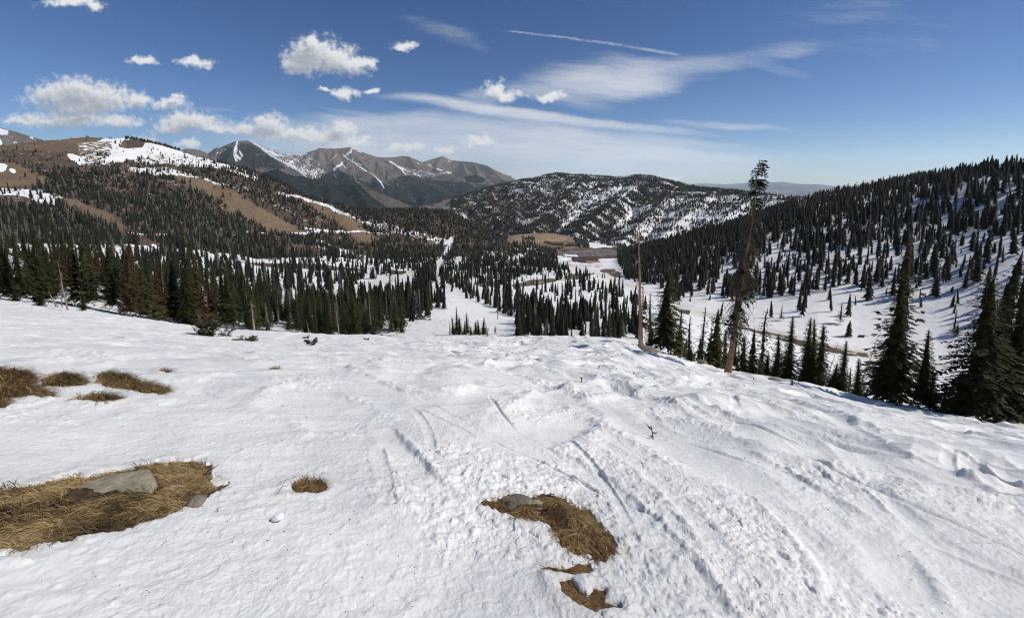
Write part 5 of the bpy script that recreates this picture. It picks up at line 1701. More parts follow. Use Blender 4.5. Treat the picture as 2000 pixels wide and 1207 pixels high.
for (u, v, r, ut, vt, rad, lab, sd, tw) in (
        (131, 601, 62, 113, 508, .085, 'thin pale leaning snag in the snow gap of the left stand', 41, 26),
        (121, 594, 66, 119, 545, .06, 'short straight dead stem just left of the thin pale leaning snag', 42, 8),
        (112, 590, 67, 94, 568, .12, 'short thick dead trunk leaning left under the left-edge spruces', 43, 0),
        (493, 644, 60, 490, 585, .16, 'stout reddish dead trunk in front of the left stand', 44, 60),
        (659, 655, 50, 654, 590, .07, 'pale bleached dead stem in front of the dense wood', 45, 18),
        (601, 650, 52, 598, 622, .06, 'short pale dead stem left of the bleached one before the dense wood', 46, 4),
        (1626, 770, 43, 1637, 666, .05, 'thin dead stick leaning beside the lone pointed fir', 47, 26),
        (1312, 700, 60, 1318, 592, .07, 'grey dead stem behind the broad dense fir', 48, 26),
        (972, 640, 128, 973, 570, .16, 'pale dead trunk among the trees right of the ski run', 49, 20),
        (14, 566, 90, 1, 425, .13, 'grey dead spar rising above the spruces at the left edge', 50, 26),
        (36, 566, 96, 33, 420, .10, 'thin grey dead spar between the left-edge spruces', 51, 26),
        (1690, 800, 42, 1722, 640, .05, 'thin dead sapling at the left side of the tallest ragged spruce', 52, 40),
        (1870, 822, 36, 1890, 735, .05, 'small dead leaning sapling left of the big leaning spruce', 53, 40)):
    b, tp = stand_at(u, v, r, ut, vt)
    dead_tree('snag', b, tp, rad, M_DEAD, lab, tw, 0.9 if tw > 20 else 0.5, (), sd, None, 0.004, M_DEAD, 0.6)

# ------------------------------------------------------------------ little firs and twigs in the snow


def bush(u, v, wpx, hpx, label, seed, n=26, twig=8):
    x, y = hit(u, v)
    s = px_size(u, v, 1.0)
    W_, H_ = wpx * s, hpx * s
    rg_ = np.random.default_rng(seed)
    o = bpy.data.objects.new('fir_shrub', None)
    COL.objects.link(o)
    o.location = (x, y, ground1(x, y) - 0.03)
    tag(o, label, 'shrub')
    st, fo = Geo(), Geo()
    for i in range(n):
        a = rg_.uniform(0, 2 * PI)
        d = np.array([math.cos(a), math.sin(a), rg_.uniform(0.05, 0.9) * H_ / W_ * 1.6])
        p0 = np.array([d[0] * 0.12 * W_, d[1] * 0.12 * W_, rg_.uniform(0, 0.55) * H_])
        V, Q, T3, tn = spray(rg_, p0, d, W_ * 0.45 * rg_.uniform(0.5, 1.0), 0.25, 0.24, 6, 0.5)
        k0 = fo.n
        fo.add(V, Q, tn)
        fo.f.append(T3 + k0)
    for i in range(twig):
        a = rg_.uniform(0, 2 * PI)
        e = np.array([math.cos(a) * W_ * 0.3, math.sin(a) * W_ * 0.3, H_ * rg_.uniform(0.6, 1.25)])
        v_, f_ = tube([(0, 0, -0.05), e * 0.5, e], [0.012, 0.009, 0.004], 4)
        st.add(v_, f_)
    link('stems', st.mesh('stems', M_BARK), o)
    link('needles', fo.mesh('needles', M_NEEDLE), o)


bush(407, 656, 50, 44, 'bushy young fir with bare twig tips alone on the left snow crest', 61, 90, 12)
bush(442, 658, 26, 22, 'low drooping fir twig cluster just right of the bushy young fir', 62, 22, 4)
bush(481, 664, 40, 12, 'flat yellowish-green fir shrub lying on the snow', 63, 30, 5)
bush(608, 675, 22, 17, 'small dark fir shrub with stray twigs, middle of the left slope', 64, 26, 6)
bush(597, 662, 12, 8, 'tiny dark fir tip behind the small dark fir shrub', 65, 14, 2)
bush(716, 664, 9, 7, 'tiny fir tip on the snow crest before the dense wood', 66, 12, 2)
bush(457, 645, 9, 9, 'tiny fir sprig on the crest above the flat yellowish shrub', 67, 8, 2)
bush(206, 607, 22, 10, 'dark fallen fir branch in the snow right of the lone small fir', 68, 16, 3)


def twig(u, v, hpx, label, seed, lean=0.2, branches=4, thick=0.5):
    x, y = hit(u, v)
    s = px_size(u, v, 1.0)
    H_ = hpx * s
    rg_ = np.random.default_rng(seed)
    g = Geo()
    top = np.array([lean * H_, 0.1 * H_, H_])
    r = thick * s * 1.6
    v_, f_ = tube([(0, 0, -0.1 * H_), top * 0.5 + np.array([rg_.normal(0, .06), 0, 0]) * H_, top], [r, r * 0.8, r * 0.4], 5)
    g.add(v_, f_)
    for i in range(branches):
        q = rg_.uniform(0.1, 0.85)
        e = top * q + np.array([rg_.choice([-1, 1]) * rg_.uniform(0.3, 0.8), rg_.normal(0, .3), rg_.uniform(0.0, 0.4)]) * H_ * 0.7
        v_, f_ = tube([top * q, (top * q + e) / 2 + np.array([0, 0, -0.06 * H_]), e], [r * 0.8, r * 0.7, r * 0.35], 4)
        g.add(v_, f_)
    o = link('twig', g.mesh('twig', M_TWIG))
    o.location = (x, y, ground1(x, y))
    tag(o, label, 'twig')


twig(1276, 858, 26, 'dark forked twig standing in the snow right of centre', 71, -0.15, 6, 0.9)
twig(1136, 748, 10, 'small twig tip left of the shadows near the tall snag', 72, 0.1, 3, 0.7)
twig(1168, 722, 9, 'little bent twig beyond the small twig tip', 73, 0.5, 2, 0.7)
twig(540, 968, 34, 'thin bare stem leaning in the snow left of the reddish tuft', 74, 0.7, 1, 0.35)
twig(424, 1003, 9, 'pair of tiny dark sprigs below the matted grass patch', 75, 0.3, 3, 0.5)
twig(1237, 736, 6, 'tiny twig speck right of the little bent twig', 76, 0.2, 3, 0.6)
twig(1471, 742, 6, 'tiny twig at the snow edge right of the tall snag', 77, 0.2, 3, 0.6)
twig(385, 930, 30, 'dark bent root twig at the upper right of the matted grass patch', 78, 1.1, 3, 0.8)
twig(100, 1066, 26, 'reddish dry stalks under the lower edge of the matted grass patch', 79, 0.8, 5, 0.4)
twig(1068, 976, 22, 'dark woody root twig on top of the shaggy grass hump', 80, 0.4, 6, 0.9)

# needles, bark crumbs and grit strewn over the snow
dr = np.random.default_rng(55)
V, F = [], []
for k in range(900):
    u, v = dr.uniform(60, 1990), dr.uniform(690, 1200)
    if v < 672 + max(0, u - 1200) * 0.22 or fbm(np.array([u / 160.0]), np.array([v / 90.0]), 2, 501)[0] < 0.0:
        continue
    x, y = hit(u, v)
    s = px_size(u, v, 1.0) * dr.uniform(0.6, 2.0)
    a, q = dr.uniform(0, 6.28), dr.uniform(0.25, 0.9)
    z = ground1(x, y) + 0.002
    i = len(V)
    ca, sa = math.cos(a) * s, math.sin(a) * s
    V += [(x + ca, y + sa, z + s * 0.3), (x - q * sa, y + q * ca, z), (x - ca, y - sa, z + s * 0.15), (x + q * sa, y - q * ca, z + s * 0.5)]
    F.append((i, i + 1, i + 2, i + 3))
tag(link('debris', new_mesh('debris', V, np.array(F), M_TWIG)), 'needles and bark crumbs strewn over the foreground snow', 'debris', None, 'stuff')

# ------------------------------------------------------------------ people on the snow


def plain(name, c, rough=0.7):
    t = NT(name)
    k = t.ramp(t.noise(6, 3), 0.3, 0.7)
    return t.done(t.mix(k, c, tuple(0.82 * x for x in c)), rough, None, 0.2)


M_SKIN, M_LIGHTJ, M_PLUM = plain('skin', (0.55, 0.36, 0.27)), plain('pale_jacket', (0.42, 0.42, 0.44)), plain('plum_trousers', (0.16, 0.09, 0.10))
M_BLACK, M_NAVY = plain('black_cloth', (0.025, 0.025, 0.03)), plain('dark_blue_cloth', (0.035, 0.045, 0.075))


def skin_mesh(name, joints, edges, mat, parent):
    me = bpy.data.meshes.new(name)
    me.from_pydata([j[:3] for j in joints], edges, [])
    o = link(name, me, parent)
    m = o.modifiers.new('skin', 'SKIN')
    for sv, j in zip(me.skin_vertices[0].data, joints):
        sv.radius = (j[3], j[4] if len(j) > 4 else j[3])
    me.skin_vertices[0].data[0].use_root = True
    o.modifiers.new('smooth', 'SUBSURF').render_levels = 1
    me.materials.append(mat)
    return o


def person(u, v, r, rot, jacket, trousers, helmet, label, arms, board_label, board_kind):
    x, y = spot(u, v, r)
    z = ground1(x, y) + 0.03
    root = bpy.data.objects.new('person', None)
    COL.objects.link(root)
    root.location, root.rotation_euler = (x, y, z), (0, 0, rot)
    tag(root, label, 'person')
    la, ra = arms
    # joints: x to the side, y forward
    J = [(0, -0.05, 0.86, .15, .12), (0, 0.02, 1.12, .15, .11), (0, 0.06, 1.36, .17, .11), (0, 0.09, 1.50, .06), (0, 0.11, 1.62, .085, .10), (0, 0.11, 1.74, .075, .09),
         (-.11, -.02, .84, .09), (-.17, .12, .50, .075), (-.18, -.02, .10, .05), (-.18, .10, .05, .045),
         (.11, -.02, .84, .09), (.17, .12, .50, .075), (.18, -.02, .10, .05), (.18, .10, .05, .045),
         (-.20, .06, 1.38, .07), (*la[0], .055), (*la[1], .042), (*la[2], .03),
         (.20, .06, 1.38, .07), (*ra[0], .055), (*ra[1], .042), (*ra[2], .03)]
    E = [(0, 1), (1, 2), (2, 3), (3, 4), (4, 5), (0, 6), (6, 7), (7, 8), (8, 9), (0, 10), (10, 11), (11, 12), (12, 13), (2, 14), (14, 15), (15, 16), (16, 17), (2, 18), (18, 19), (19, 20), (20, 21)]
    skin_mesh('body', J, E, M_SKIN, root)

    def grow(ids, k):
        return [tuple(J[i][:3]) + tuple(q * k for q in J[i][3:]) for i in ids]
    ids = [1, 2, 14, 15, 16, 18, 19, 20, 0]
    skin_mesh('jacket', grow(ids, 1.35), [(0, 1), (1, 2), (2, 3), (3, 4), (1, 5), (5, 6), (6, 7), (0, 8)], jacket, root)
    ids = [0, 6, 7, 8, 10, 11, 12]
    skin_mesh('trousers', grow(ids, 1.30), [(0, 1), (1, 2), (2, 3), (0, 4), (4, 5), (5, 6)], trousers, root)
    bm = bmesh.new()
    bmesh.ops.create_uvsphere(bm, u_segments=14, v_segments=10, radius=1.0)
    for q in bm.verts:
        q.co.x *= .118
        q.co.y *= .135
        q.co.z = q.co.z * .125 if q.co.z > -0.25 else -0.03
    me = bpy.data.meshes.new('helmet')
    bm.to_mesh(me)
    bm.free()
    me.materials.append(helmet)
    link('helmet', me, root, (0, 0.10, 1.72))
    boards = [(0, 1.5, 0.14, PI / 2)] if board_kind == 'snowboard' else [(-.18, 1.65, .05, 0), (.18, 1.65, .05, 0)]
    for bx, bl, bw, ba in boards:
        n = 12
        V, F = [], []
        for i in range(n + 1):
            s = i / n * 2 - 1
            w_ = bw * (1 - max(0, abs(s) - 0.8) ** 2 * 18) + 0.005
            zz = 0.02 + max(0, abs(s) - 0.82) * 0.5
            for sx in (-1, 1):
                for dz in (-.006, .006):
                    V.append((sx * w_, s * bl / 2, zz + dz))
        for i in range(n):
            q = i * 4
            F += [(q + 1, q + 3, q + 7, q + 5), (q, q + 4, q + 6, q + 2), (q, q + 1, q + 5, q + 4), (q + 2, q + 6, q + 7, q + 3)]
        F += [(0, 2, 3, 1), (4 * n, 4 * n + 1, 4 * n + 3, 4 * n + 2)]
        o = link(board_kind, new_mesh(board_kind, V, np.array(F), M_BLACK))
        c, s_ = math.cos(rot), math.sin(rot)
        o.location = (x + bx * c, y + bx * s_, z - 0.03)
        o.rotation_euler = (-0.2, 0, rot + ba)
        tag(o, board_label + (' on the left foot' if bx < 0 else ' on the right foot' if bx > 0 else ''), board_kind)


person(967, 660, 101, -0.5, M_LIGHTJ, M_PLUM, M_BLACK, 'snowboarder in a pale jacket and plum trousers, arms out, beside the spruce clump',
       (((-.34, .10, 1.16), (-.42, .24, .98), (-.44, .32, .93)), ((.46, .10, 1.30), (.70, .16, 1.24), (.80, .18, 1.22))), 'dark snowboard under the boarder beside the spruce clump', 'snowboard')
person(1868, 695, None, 1.9, M_NAVY, M_BLACK, M_BLACK, 'small far skier in dark clothes on the piste below the right bowl',
       (((-.30, .16, 1.14), (-.28, .36, 1.02), (-.27, .42, 1.02)), ((.30, .16, 1.14), (.28, .36, 1.02), (.27, .42, 1.02))), 'dark ski of the far skier', 'ski')

# ------------------------------------------------------------------ base area: lodge, sheds, cars, lift hut, pylon


def prism(poly_xz, y0, y1):
    n = len(poly_xz)
    V = [(a, y0, b) for a, b in poly_xz] + [(a, y1, b) for a, b in poly_xz]
    F = [[i, (i + 1) % n, n + (i + 1) % n, n + i] for i in range(n)]
    return V, F, [list(range(n - 1, -1, -1)), list(range(n, 2 * n))]


def solid(name, shapes, mat, parent):
    """shapes: (V, side faces, caps)"""
    me = bpy.data.meshes.new(name)
    VV, FF = [], []
    for V, F, C_ in shapes:
        k = len(VV)
        VV += V
        FF += [[i + k for i in f] for f in F + C_]
    me.from_pydata(VV, [], FF)
    bm = bmesh.new()
    bm.from_mesh(me)
    bmesh.ops.recalc_face_normals(bm, faces=bm.faces)
    bm.to_mesh(me)
    bm.free()
    me.materials.append(mat)
    return link(name, me, parent)


def box(x0, x1, y0, y1, z0, z1):
    return prism([(x0, z0), (x1, z0), (x1, z1), (x0, z1)], y0, y1)


M_ROOF1, M_ROOF2, M_ROOF3 = plain('orange_brown_roof', (0.34, 0.20, 0.10)), plain('dark_brown_roof', (0.085, 0.062, 0.055)), plain('rust_brown_roof', (0.20, 0.13, 0.095))
M_WALL1, M_WALL2, M_GLASS, M_PALE = plain('log_wall', (0.16, 0.10, 0.06)), plain('brown_wall', (0.10, 0.075, 0.06)), plain('dark_glass', (0.03, 0.035, 0.04), 0.2), plain('pale_concrete', (0.48, 0.45, 0.40))
M_GREY, M_STEEL = plain('grey_metal_roof', (0.10, 0.10, 0.105)), plain('galvanised_steel', (0.22, 0.23, 0.25), 0.5)


def building(name, u, v, r, lenx, deep, wall_h, ridge_h, rot, roof, wall, label, windows=0, over=0.8, wings=(), chimneys=0):
    x, y = spot(u, v, r)
    o = bpy.data.objects.new(name, None)
    COL.objects.link(o)
    o.location, o.rotation_euler = (x, y, ground1(x, y) - 0.4), (0, 0, rot)
    tag(o, label, 'building')
    ws, rs = [], []
    for cx, cy, lx, dy, wh, rh in ((0, 0, lenx, deep, wall_h, ridge_h),) + tuple(wings):
        # gable along x: cross-section in y-z
        V = []
        for xx in (cx - lx / 2, cx + lx / 2):
            V += [(xx, cy - dy / 2, 0), (xx, cy + dy / 2, 0), (xx, cy + dy / 2, wh), (xx, cy, rh - 0.15), (xx, cy - dy / 2, wh)]
        ws.append((V, [[i, (i + 1) % 5, 5 + (i + 1) % 5, 5 + i] for i in range(5)], [[4, 3, 2, 1, 0], [5, 6, 7, 8, 9]]))
        th, e = 0.35, over
        sl = (rh - wh) / (dy / 2)
        V = []
        for xx in (cx - lx / 2 - e, cx + lx / 2 + e):
            V += [(xx, cy - dy / 2 - e, wh - sl * e), (xx, cy, rh), (xx, cy + dy / 2 + e, wh - sl * e), (xx, cy + dy / 2 + e, wh - sl * e + th), (xx, cy, rh + th), (xx, cy - dy / 2 - e, wh - sl * e + th)]
        rs.append((V, [[i, (i + 1) % 6, 6 + (i + 1) % 6, 6 + i] for i in range(6)], [[5, 4, 1, 0], [4, 3, 2, 1], [6, 7, 10, 11], [7, 8, 9, 10]]))
    solid('wall', ws, wall, o)
    rf = solid('roof', rs[:1], roof, o)
    if len(rs) > 1:
        solid('roof', rs[1:2], M_ROOF1, o)
        solid('roof', rs[2:], roof, o)
    for k in range(windows):
        wx = -lenx / 2 + lenx * (k + 0.5) / windows
        solid('window', [box(wx - lenx / windows * 0.3, wx + lenx / windows * 0.3, -deep / 2 - 0.08, -deep / 2 + 0.02, wall_h * 0.3, wall_h * 0.82)], M_GLASS, o)
    for k in range(chimneys):
        cx = -lenx / 2 + lenx * (k + 0.6) / chimneys
        solid('chimney', [box(cx - 0.8, cx + 0.8, 0.6, 2.2, ridge_h - 1.5, ridge_h + 1.8)], M_PALE, rf)
    return o


building('lodge', 1143, 511, None, 36, 17, 5, 9.5, -0.12, M_ROOF2, M_WALL1, 'wide ski lodge with brown roofs and an orange-lit front wing by the parking lot', 10, 1.5,
         ((11, -9, 18, 10, 3.4, 5.6), (-13, 5, 13, 12, 5.2, 8.4)), 2)
building('shed', 1085, 488, 1240, 40, 15, 3.2, 8.2, -0.05, M_ROOF2, M_WALL2, 'long dark-roofed shed, middle one of the row below the tan mound', 6)
building('shed', 1116, 488.5, 1240, 30, 15, 3.2, 8.0, -0.08, M_ROOF2, M_WALL2, 'dark-roofed shed at the right end of the row below the tan mound', 4)
building('shed', 1067, 485, 1250, 15, 12, 3.0, 6.6, -0.05, M_ROOF2, M_WALL2, 'shortest dark-roofed shed at the left end of the row below the tan mound', 2)
building('lodge_annex', 1107, 507, 900, 12, 9, 3.2, 5.2, 0.2, M_GREY, M_WALL2, 'small grey-roofed hut behind the snowfield left of the ski lodge', 3)
building('lift_hut', 877, 517, None, 11, 8, 3.2, 5.2, 0.3, M_GREY, M_WALL2, 'dark lift hut between the white pistes in the valley centre', 3)
x, y = spot(1131, 488, 1225)
o = bpy.data.objects.new('silo_building', None)
COL.objects.link(o)
o.location = (x, y, ground1(x, y) - 0.3)
tag(o, 'pale stepped building with a small tower beside the row of dark sheds', 'building')
solid('wall', [box(-7, 7, -5, 5, 0, 4.6), box(-3.4, 2.6, -4.2, 4.4, 4.6, 8.2)], M_PALE, o)
solid('tower', [box(-2.6, 0.6, -3, 2, 8.2, 13.2)], M_PALE, o)
solid('roof', [box(-2.9, 0.9, -3.3, 2.3, 13.2, 13.8)], M_GREY, o)
solid('window', [box(-1.6, -0.2, -3.06, -2.98, 9.4, 11.8)], M_GLASS, o)

# cars in the lot
CARC = [('white', (0.75, 0.76, 0.77)), ('silver', (0.42, 0.43, 0.45)), ('black', (0.025, 0.025, 0.03)), ('grey', (0.16, 0.165, 0.175)), ('red', (0.28, 0.03, 0.025)), ('blue', (0.04, 0.08, 0.20))]


def car_mesh(paint):
    V, F, M = [], [], []
    prof = [(-2.2, .35), (2.2, .35), (2.25, .75), (1.3, .95), (.75, 1.52), (-1.3, 1.58), (-2.05, 1.05), (-2.25, .8)]
    for k, (hw, top) in enumerate(((.88, 1),)):
        n = len(prof)
        for sy in (-1, 1):
            V += [(a, sy * (hw if b < 1.1 else hw * 0.8), b) for a, b in prof]
        for i in range(n):
            F.append([i, (i + 1) % n, n + (i + 1) % n, n + i])
            M.append(1 if i in (3, 5) else 0)
        F += [[7, 6, 3, 2, 1, 0], [n, n + 1, n + 2, n + 3, n + 6, n + 7]]
        M += [0, 0]
        F += [[6, 5, 4, 3], [n + 3, n + 4, n + 5, n + 6]]
        M += [1, 1]
    for wx in (-1.35, 1.35):
        for sy in (-1, 1):
            k = len(V)
            for q in range(10):
                a = 2 * PI * q / 10
                V += [(wx + .34 * math.cos(a), sy * .72, .34 + .34 * math.sin(a)), (wx + .34 * math.cos(a), sy * .93, .34 + .34 * math.sin(a))]
            for q in range(10):
                F.append([k + 2 * q, k + 2 * ((q + 1) % 10), k + 2 * ((q + 1) % 10) + 1, k + 2 * q + 1])
                M.append(2)
            F += [[k + 2 * q for q in range(10)], [k + 2 * q + 1 for q in range(10)]]
            M += [2, 2]
    me = bpy.data.meshes.new('car')
    me.from_pydata(V, [], F)
    bm = bmesh.new()
    bm.from_mesh(me)
    bmesh.ops.recalc_face_normals(bm, faces=bm.faces)
    bm.to_mesh(me)
    bm.free()
    for m in (paint, M_GLASS, M_BLACK):
        me.materials.append(m)
    me.polygons.foreach_set('material_index', M)
    return me


CARS = [(nm, car_mesh(plain(nm + '_car_paint', c, 0.35))) for nm, c in CARC]
cr = np.random.default_rng(9)
for (ua, va, ub, vb, n, where) in ((1080, 491.5, 1112, 494, 16, 'in the back row of the lot'), (1095, 497, 1140, 499, 20, 'in the row behind the lodge'), (1112, 494, 1155, 495.5, 16, 'in the middle row of the lot'),
                                   (1150, 497, 1180, 498, 12, 'right behind the lodge roof'), (1162, 501, 1195, 502, 18, 'in the front row right of the lodge'), (1168, 505, 1190, 506, 9, 'nearest the lodge on its right'),
                                   (1160, 493.5, 1200, 494.5, 12, 'at the far right rows of the lot'), (1178, 498, 1212, 499, 14, 'in the rows right of the lodge')):
    for k in range(n):
        if cr.random() < 0.12:
            continue
        s = (k + 0.5 + cr.uniform(-.15, .15)) / n
        x, y = hit(ua + (ub - ua) * s, va + (vb - va) * s, 700)
        nm, me = CARS[cr.choice(6, p=[.26, .18, .2, .2, .08, .08])]
        o = link('parked_car', me)
        o.location, o.rotation_euler = (x, y, ground1(x, y) + 0.02), (0, 0, PI / 2 + cr.normal(0, 0.06) + 0.1)
        tag(o, nm + ' car parked ' + where, 'car', 'cars parked at the ski lodge')

# power pylon on the saddle
x, y = spot(1514, 379, 1040)
o = bpy.data.objects.new('power_pylon', None)
COL.objects.link(o)
o.location = (x, y, ground1(x, y) - 0.3)
tag(o, 'steel lattice power pylon on the saddle against the blue distant hills', 'pylon')
H_ = 17.0


def bar(p, q, r=0.16):
    v_, f_ = tube([p, q], [r, r], 4)
    return v_, f_


g = Geo()
for sx in (-1, 1):
    for sy in (-1, 1):
        g.add(*bar((sx * 2.6, sy * 2.6, 0), (sx * 0.6, sy * 0.6, H_), 0.2))
link('legs', g.mesh('legs', M_STEEL), o)
g = Geo()
lv = np.linspace(0, 1, 6)
for a_, b_ in zip(lv[:-1], lv[1:]):
    wa, wb = 2.6 - 2.0 * a_, 2.6 - 2.0 * b_
    for (ax, ay, bx, by) in ((-1, -1, 1, -1), (1, -1, 1, 1), (1, 1, -1, 1), (-1, 1, -1, -1)):
        g.add(*bar((ax * wa, ay * wa, a_ * H_), (bx * wb, by * wb, b_ * H_), .1))
        g.add(*bar((bx * wa, by * wa, a_ * H_), (ax * wb, ay * wb, b_ * H_), .1))
link('bracing', g.mesh('bracing', M_STEEL), o)
for z in (0.72, 0.92):
    g = Geo()
    for sy in (-.5, .5):
        g.add(*bar((-4.5, 0, z * H_), (4.5, sy, z * H_), .16))
        g.add(*bar((-4.5, 0, z * H_), (0, sy, z * H_ + 1.2), .12))
        g.add(*bar((4.5, 0, z * H_), (0, sy, z * H_ + 1.2), .12))
    link('cross_arm', g.mesh('cross_arm', M_STEEL), o)

# ------------------------------------------------------------------ camera, sun, sky, air
cam = bpy.data.cameras.new('camera')
cam.sensor_width = 36.0
cam.lens = FOC / 2000 * 36.0
cam.shift_y = -(603.5 - V0) / 2000
cam.clip_start, cam.clip_end = 0.1, 200000
camo = link('camera', cam)
camo.rotation_euler = (PI / 2 - PITCH, 0, 0)
scene.camera = camo

sun = bpy.data.lights.new('sun', 'SUN')
sun.energy, sun.angle, sun.color = 4.0, math.radians(0.55), (1.0, 0.955, 0.89)
suno = link('sun', sun)
sd = np.array([math.sin(SUN_AZ) * math.cos(SUN_EL), math.cos(SUN_AZ) * math.cos(SUN_EL), math.sin(SUN_EL)])
from mathutils import Vector
suno.rotation_euler = Vector(sd).to_track_quat('Z', 'Y').to_euler()

world = bpy.data.worlds.new('World')
scene.world = world
world.use_nodes = True
wt = world.node_tree
for n in list(wt.nodes):
    wt.nodes.remove(n)


def wn(typ, **kw):
    n = wt.nodes.new(typ)
    for k, v in kw.items():
        setattr(n, k, v)
    return n


def wput(s, v):
    if hasattr(v, 'links'):
        wt.links.new(v, s)
    else:
        s.default_value = v


def wm(op, a, b=None, c=None, clamp=False):
    n = wn('ShaderNodeMath', operation=op, use_clamp=clamp)
    wput(n.inputs[0], a)
    if b is not None:
        wput(n.inputs[1], b)
    if c is not None:
        wput(n.inputs[2], c)
    return n.outputs[0]


def wv(op, a, b=None):
    n = wn('ShaderNodeVectorMath', operation=op)
    wput(n.inputs[0], a)
    if b is not None:
        wput(n.inputs[1], b)
    return n.outputs['Value'] if op in ('LENGTH', 'DOT_PRODUCT') else n.outputs[0]


def wcomb(x, y, z=0.0):
    n = wn('ShaderNodeCombineXYZ')
    for s, v in zip(n.inputs, (x, y, z)):
        wput(s, v)
    return n.outputs[0]


def wnoise(vec, scale, detail=5, rough=0.55, dist=0.0, col=False):
    n = wn('ShaderNodeTexNoise')
    n.inputs['Scale'].default_value = scale
    n.inputs['Detail'].default_value = detail
    n.inputs['Roughness'].default_value = rough
    n.inputs['Distortion'].default_value = dist
    wt.links.new(vec, n.inputs['Vector'])
    return n.outputs['Color'] if col else n.outputs['Fac']


def wramp(f, a, b, c=0.0, d=1.0):
    n = wn('ShaderNodeMapRange', interpolation_type='SMOOTHSTEP')
    wput(n.inputs[0], f)
    for i, v in enumerate((a, b, c, d)):
        n.inputs[1 + i].default_value = v
    return n.outputs[0]


def wmix(f, a, b):
    n = wn('ShaderNodeMix', data_type='RGBA')
    wput(n.inputs[0], f)
    wput(n.inputs[6], a if hasattr(a, 'links') else (*a, 1))
    wput(n.inputs[7], b if hasattr(b, 'links') else (*b, 1))
    return n.outputs[2]


sky = wn('ShaderNodeTexSky', sky_type='NISHITA')
sky.sun_disc = False
sky.sun_elevation = SUN_EL
sky.sun_rotation = SUN_AZ
sky.altitude = 3400
sky.air_density, sky.dust_density, sky.ozone_density = 1.0, 0.3, 3.0
# clouds live on the sky sphere: p = (x/y, z/y) of the direction ahead
tc = wn('ShaderNodeTexCoord').outputs['Generated']
sep = wn('ShaderNodeSeparateXYZ')
wt.links.new(tc, sep.inputs[0])
yy = wm('MAXIMUM', sep.outputs[1], 0.12)
P2 = wcomb(wm('DIVIDE', sep.outputs[0], yy), wm('DIVIDE', sep.outputs[2], yy))


def ab(u, v):
    dx, dy, dz = ray(u, v)
    return float(dx / dy), float(dz / dy)


# cumulus: every heap a few rounded lobes (photo u, v, half width, half height)
CUM = [(612, 100, 52, 32), (600, 120, 55, 26), (650, 115, 55, 28), (690, 122, 42, 20), (610, 82, 20, 16), (720, 118, 18, 9), (585, 128, 34, 18),
       (150, 180, 70, 28), (110, 187, 62, 24), (200, 190, 70, 28), (270, 200, 32, 20), (160, 205, 100, 20), (335, 208, 38, 14), (350, 197, 16, 9),
       (130, 235, 115, 20), (230, 240, 50, 16), (50, 236, 50, 9), (160, 222, 60, 14),
       (375, 243, 70, 22), (340, 252, 46, 12), (420, 250, 36, 14),
       (525, 242, 46, 22), (480, 250, 38, 15), (575, 261, 76, 18), (640, 267, 56, 15), (690, 272, 38, 10), (530, 262, 44, 14),
       (672, 248, 30, 18), (665, 255, 25, 12), (672, 180, 30, 13), (732, 181, 17, 7), (630, 174, 12, 4), (790, 88, 26, 11),
       (380, 124, 42, 11), (277, 118, 32, 9), (140, 5, 60, 12), (180, 12, 22, 8), (770, 285, 26, 8), (800, 286, 30, 9), (870, 289, 20, 9), (938, 278, 32, 9), (950, 272, 10, 8),
       (968, 176, 26, 16), (985, 186, 40, 12), (1073, 187, 26, 11), (285, 272, 30, 9), (365, 284, 28, 10), (1490, 330, 14, 4), (1310, 342, 30, 3), (520, 292, 20, 6)]
warp = wv('SUBTRACT', wnoise(P2, 9.0, 4, 0.55, col=True), (0.5, 0.5, 0.5))
warp2 = wv('SUBTRACT', wnoise(P2, 34.0, 4, 0.6, col=True), (0.5, 0.5, 0.5))
wp = wv('ADD', P2, wv('MULTIPLY', warp, (0.055, 0.045, 0)))
wp = wv('ADD', wp, wv('MULTIPLY', warp2, (0.030, 0.026, 0)))


def field(p):
    f = None
    for u, v, w, h in CUM:
        a, b = ab(u, v)
        k = 1.0 / (FOC * float(ray(u, v)[1]))
        e = wv('MULTIPLY', wv('SUBTRACT', p, (a, b, 0)), (1 / (w * k), 1 / (h * k), 0))
        e = wv('LENGTH', e)
        f = e if f is None else wm('SMOOTH_MIN', f, e, 0.25)
    return wm('SUBTRACT', 1.25, f)


F0 = field(wp)
soft = wnoise(P2, 60.0, 5, 0.65)
dens = wm('ADD', F0, wm('MULTIPLY', wm('SUBTRACT', soft, 0.5), 2.1))
c_alpha = wramp(dens, 0.0, 0.95)
# the light falls on a heap from the right and above: thickness between the point and the sun darkens it
F1 = field(wv('ADD', wp, (0.016, 0.020, 0)))
depthc = wm('ADD', F1, wm('MULTIPLY', wm('SUBTRACT', wnoise(wv('ADD', P2, (0.006, 0.008, 0)), 60.0, 5, 0.65), 0.5), 1.1))
shade = wramp(depthc, 0.1, 1.15)
c_col = wmix(shade, (0.86, 0.87, 0.88), (0.42, 0.45, 0.505))

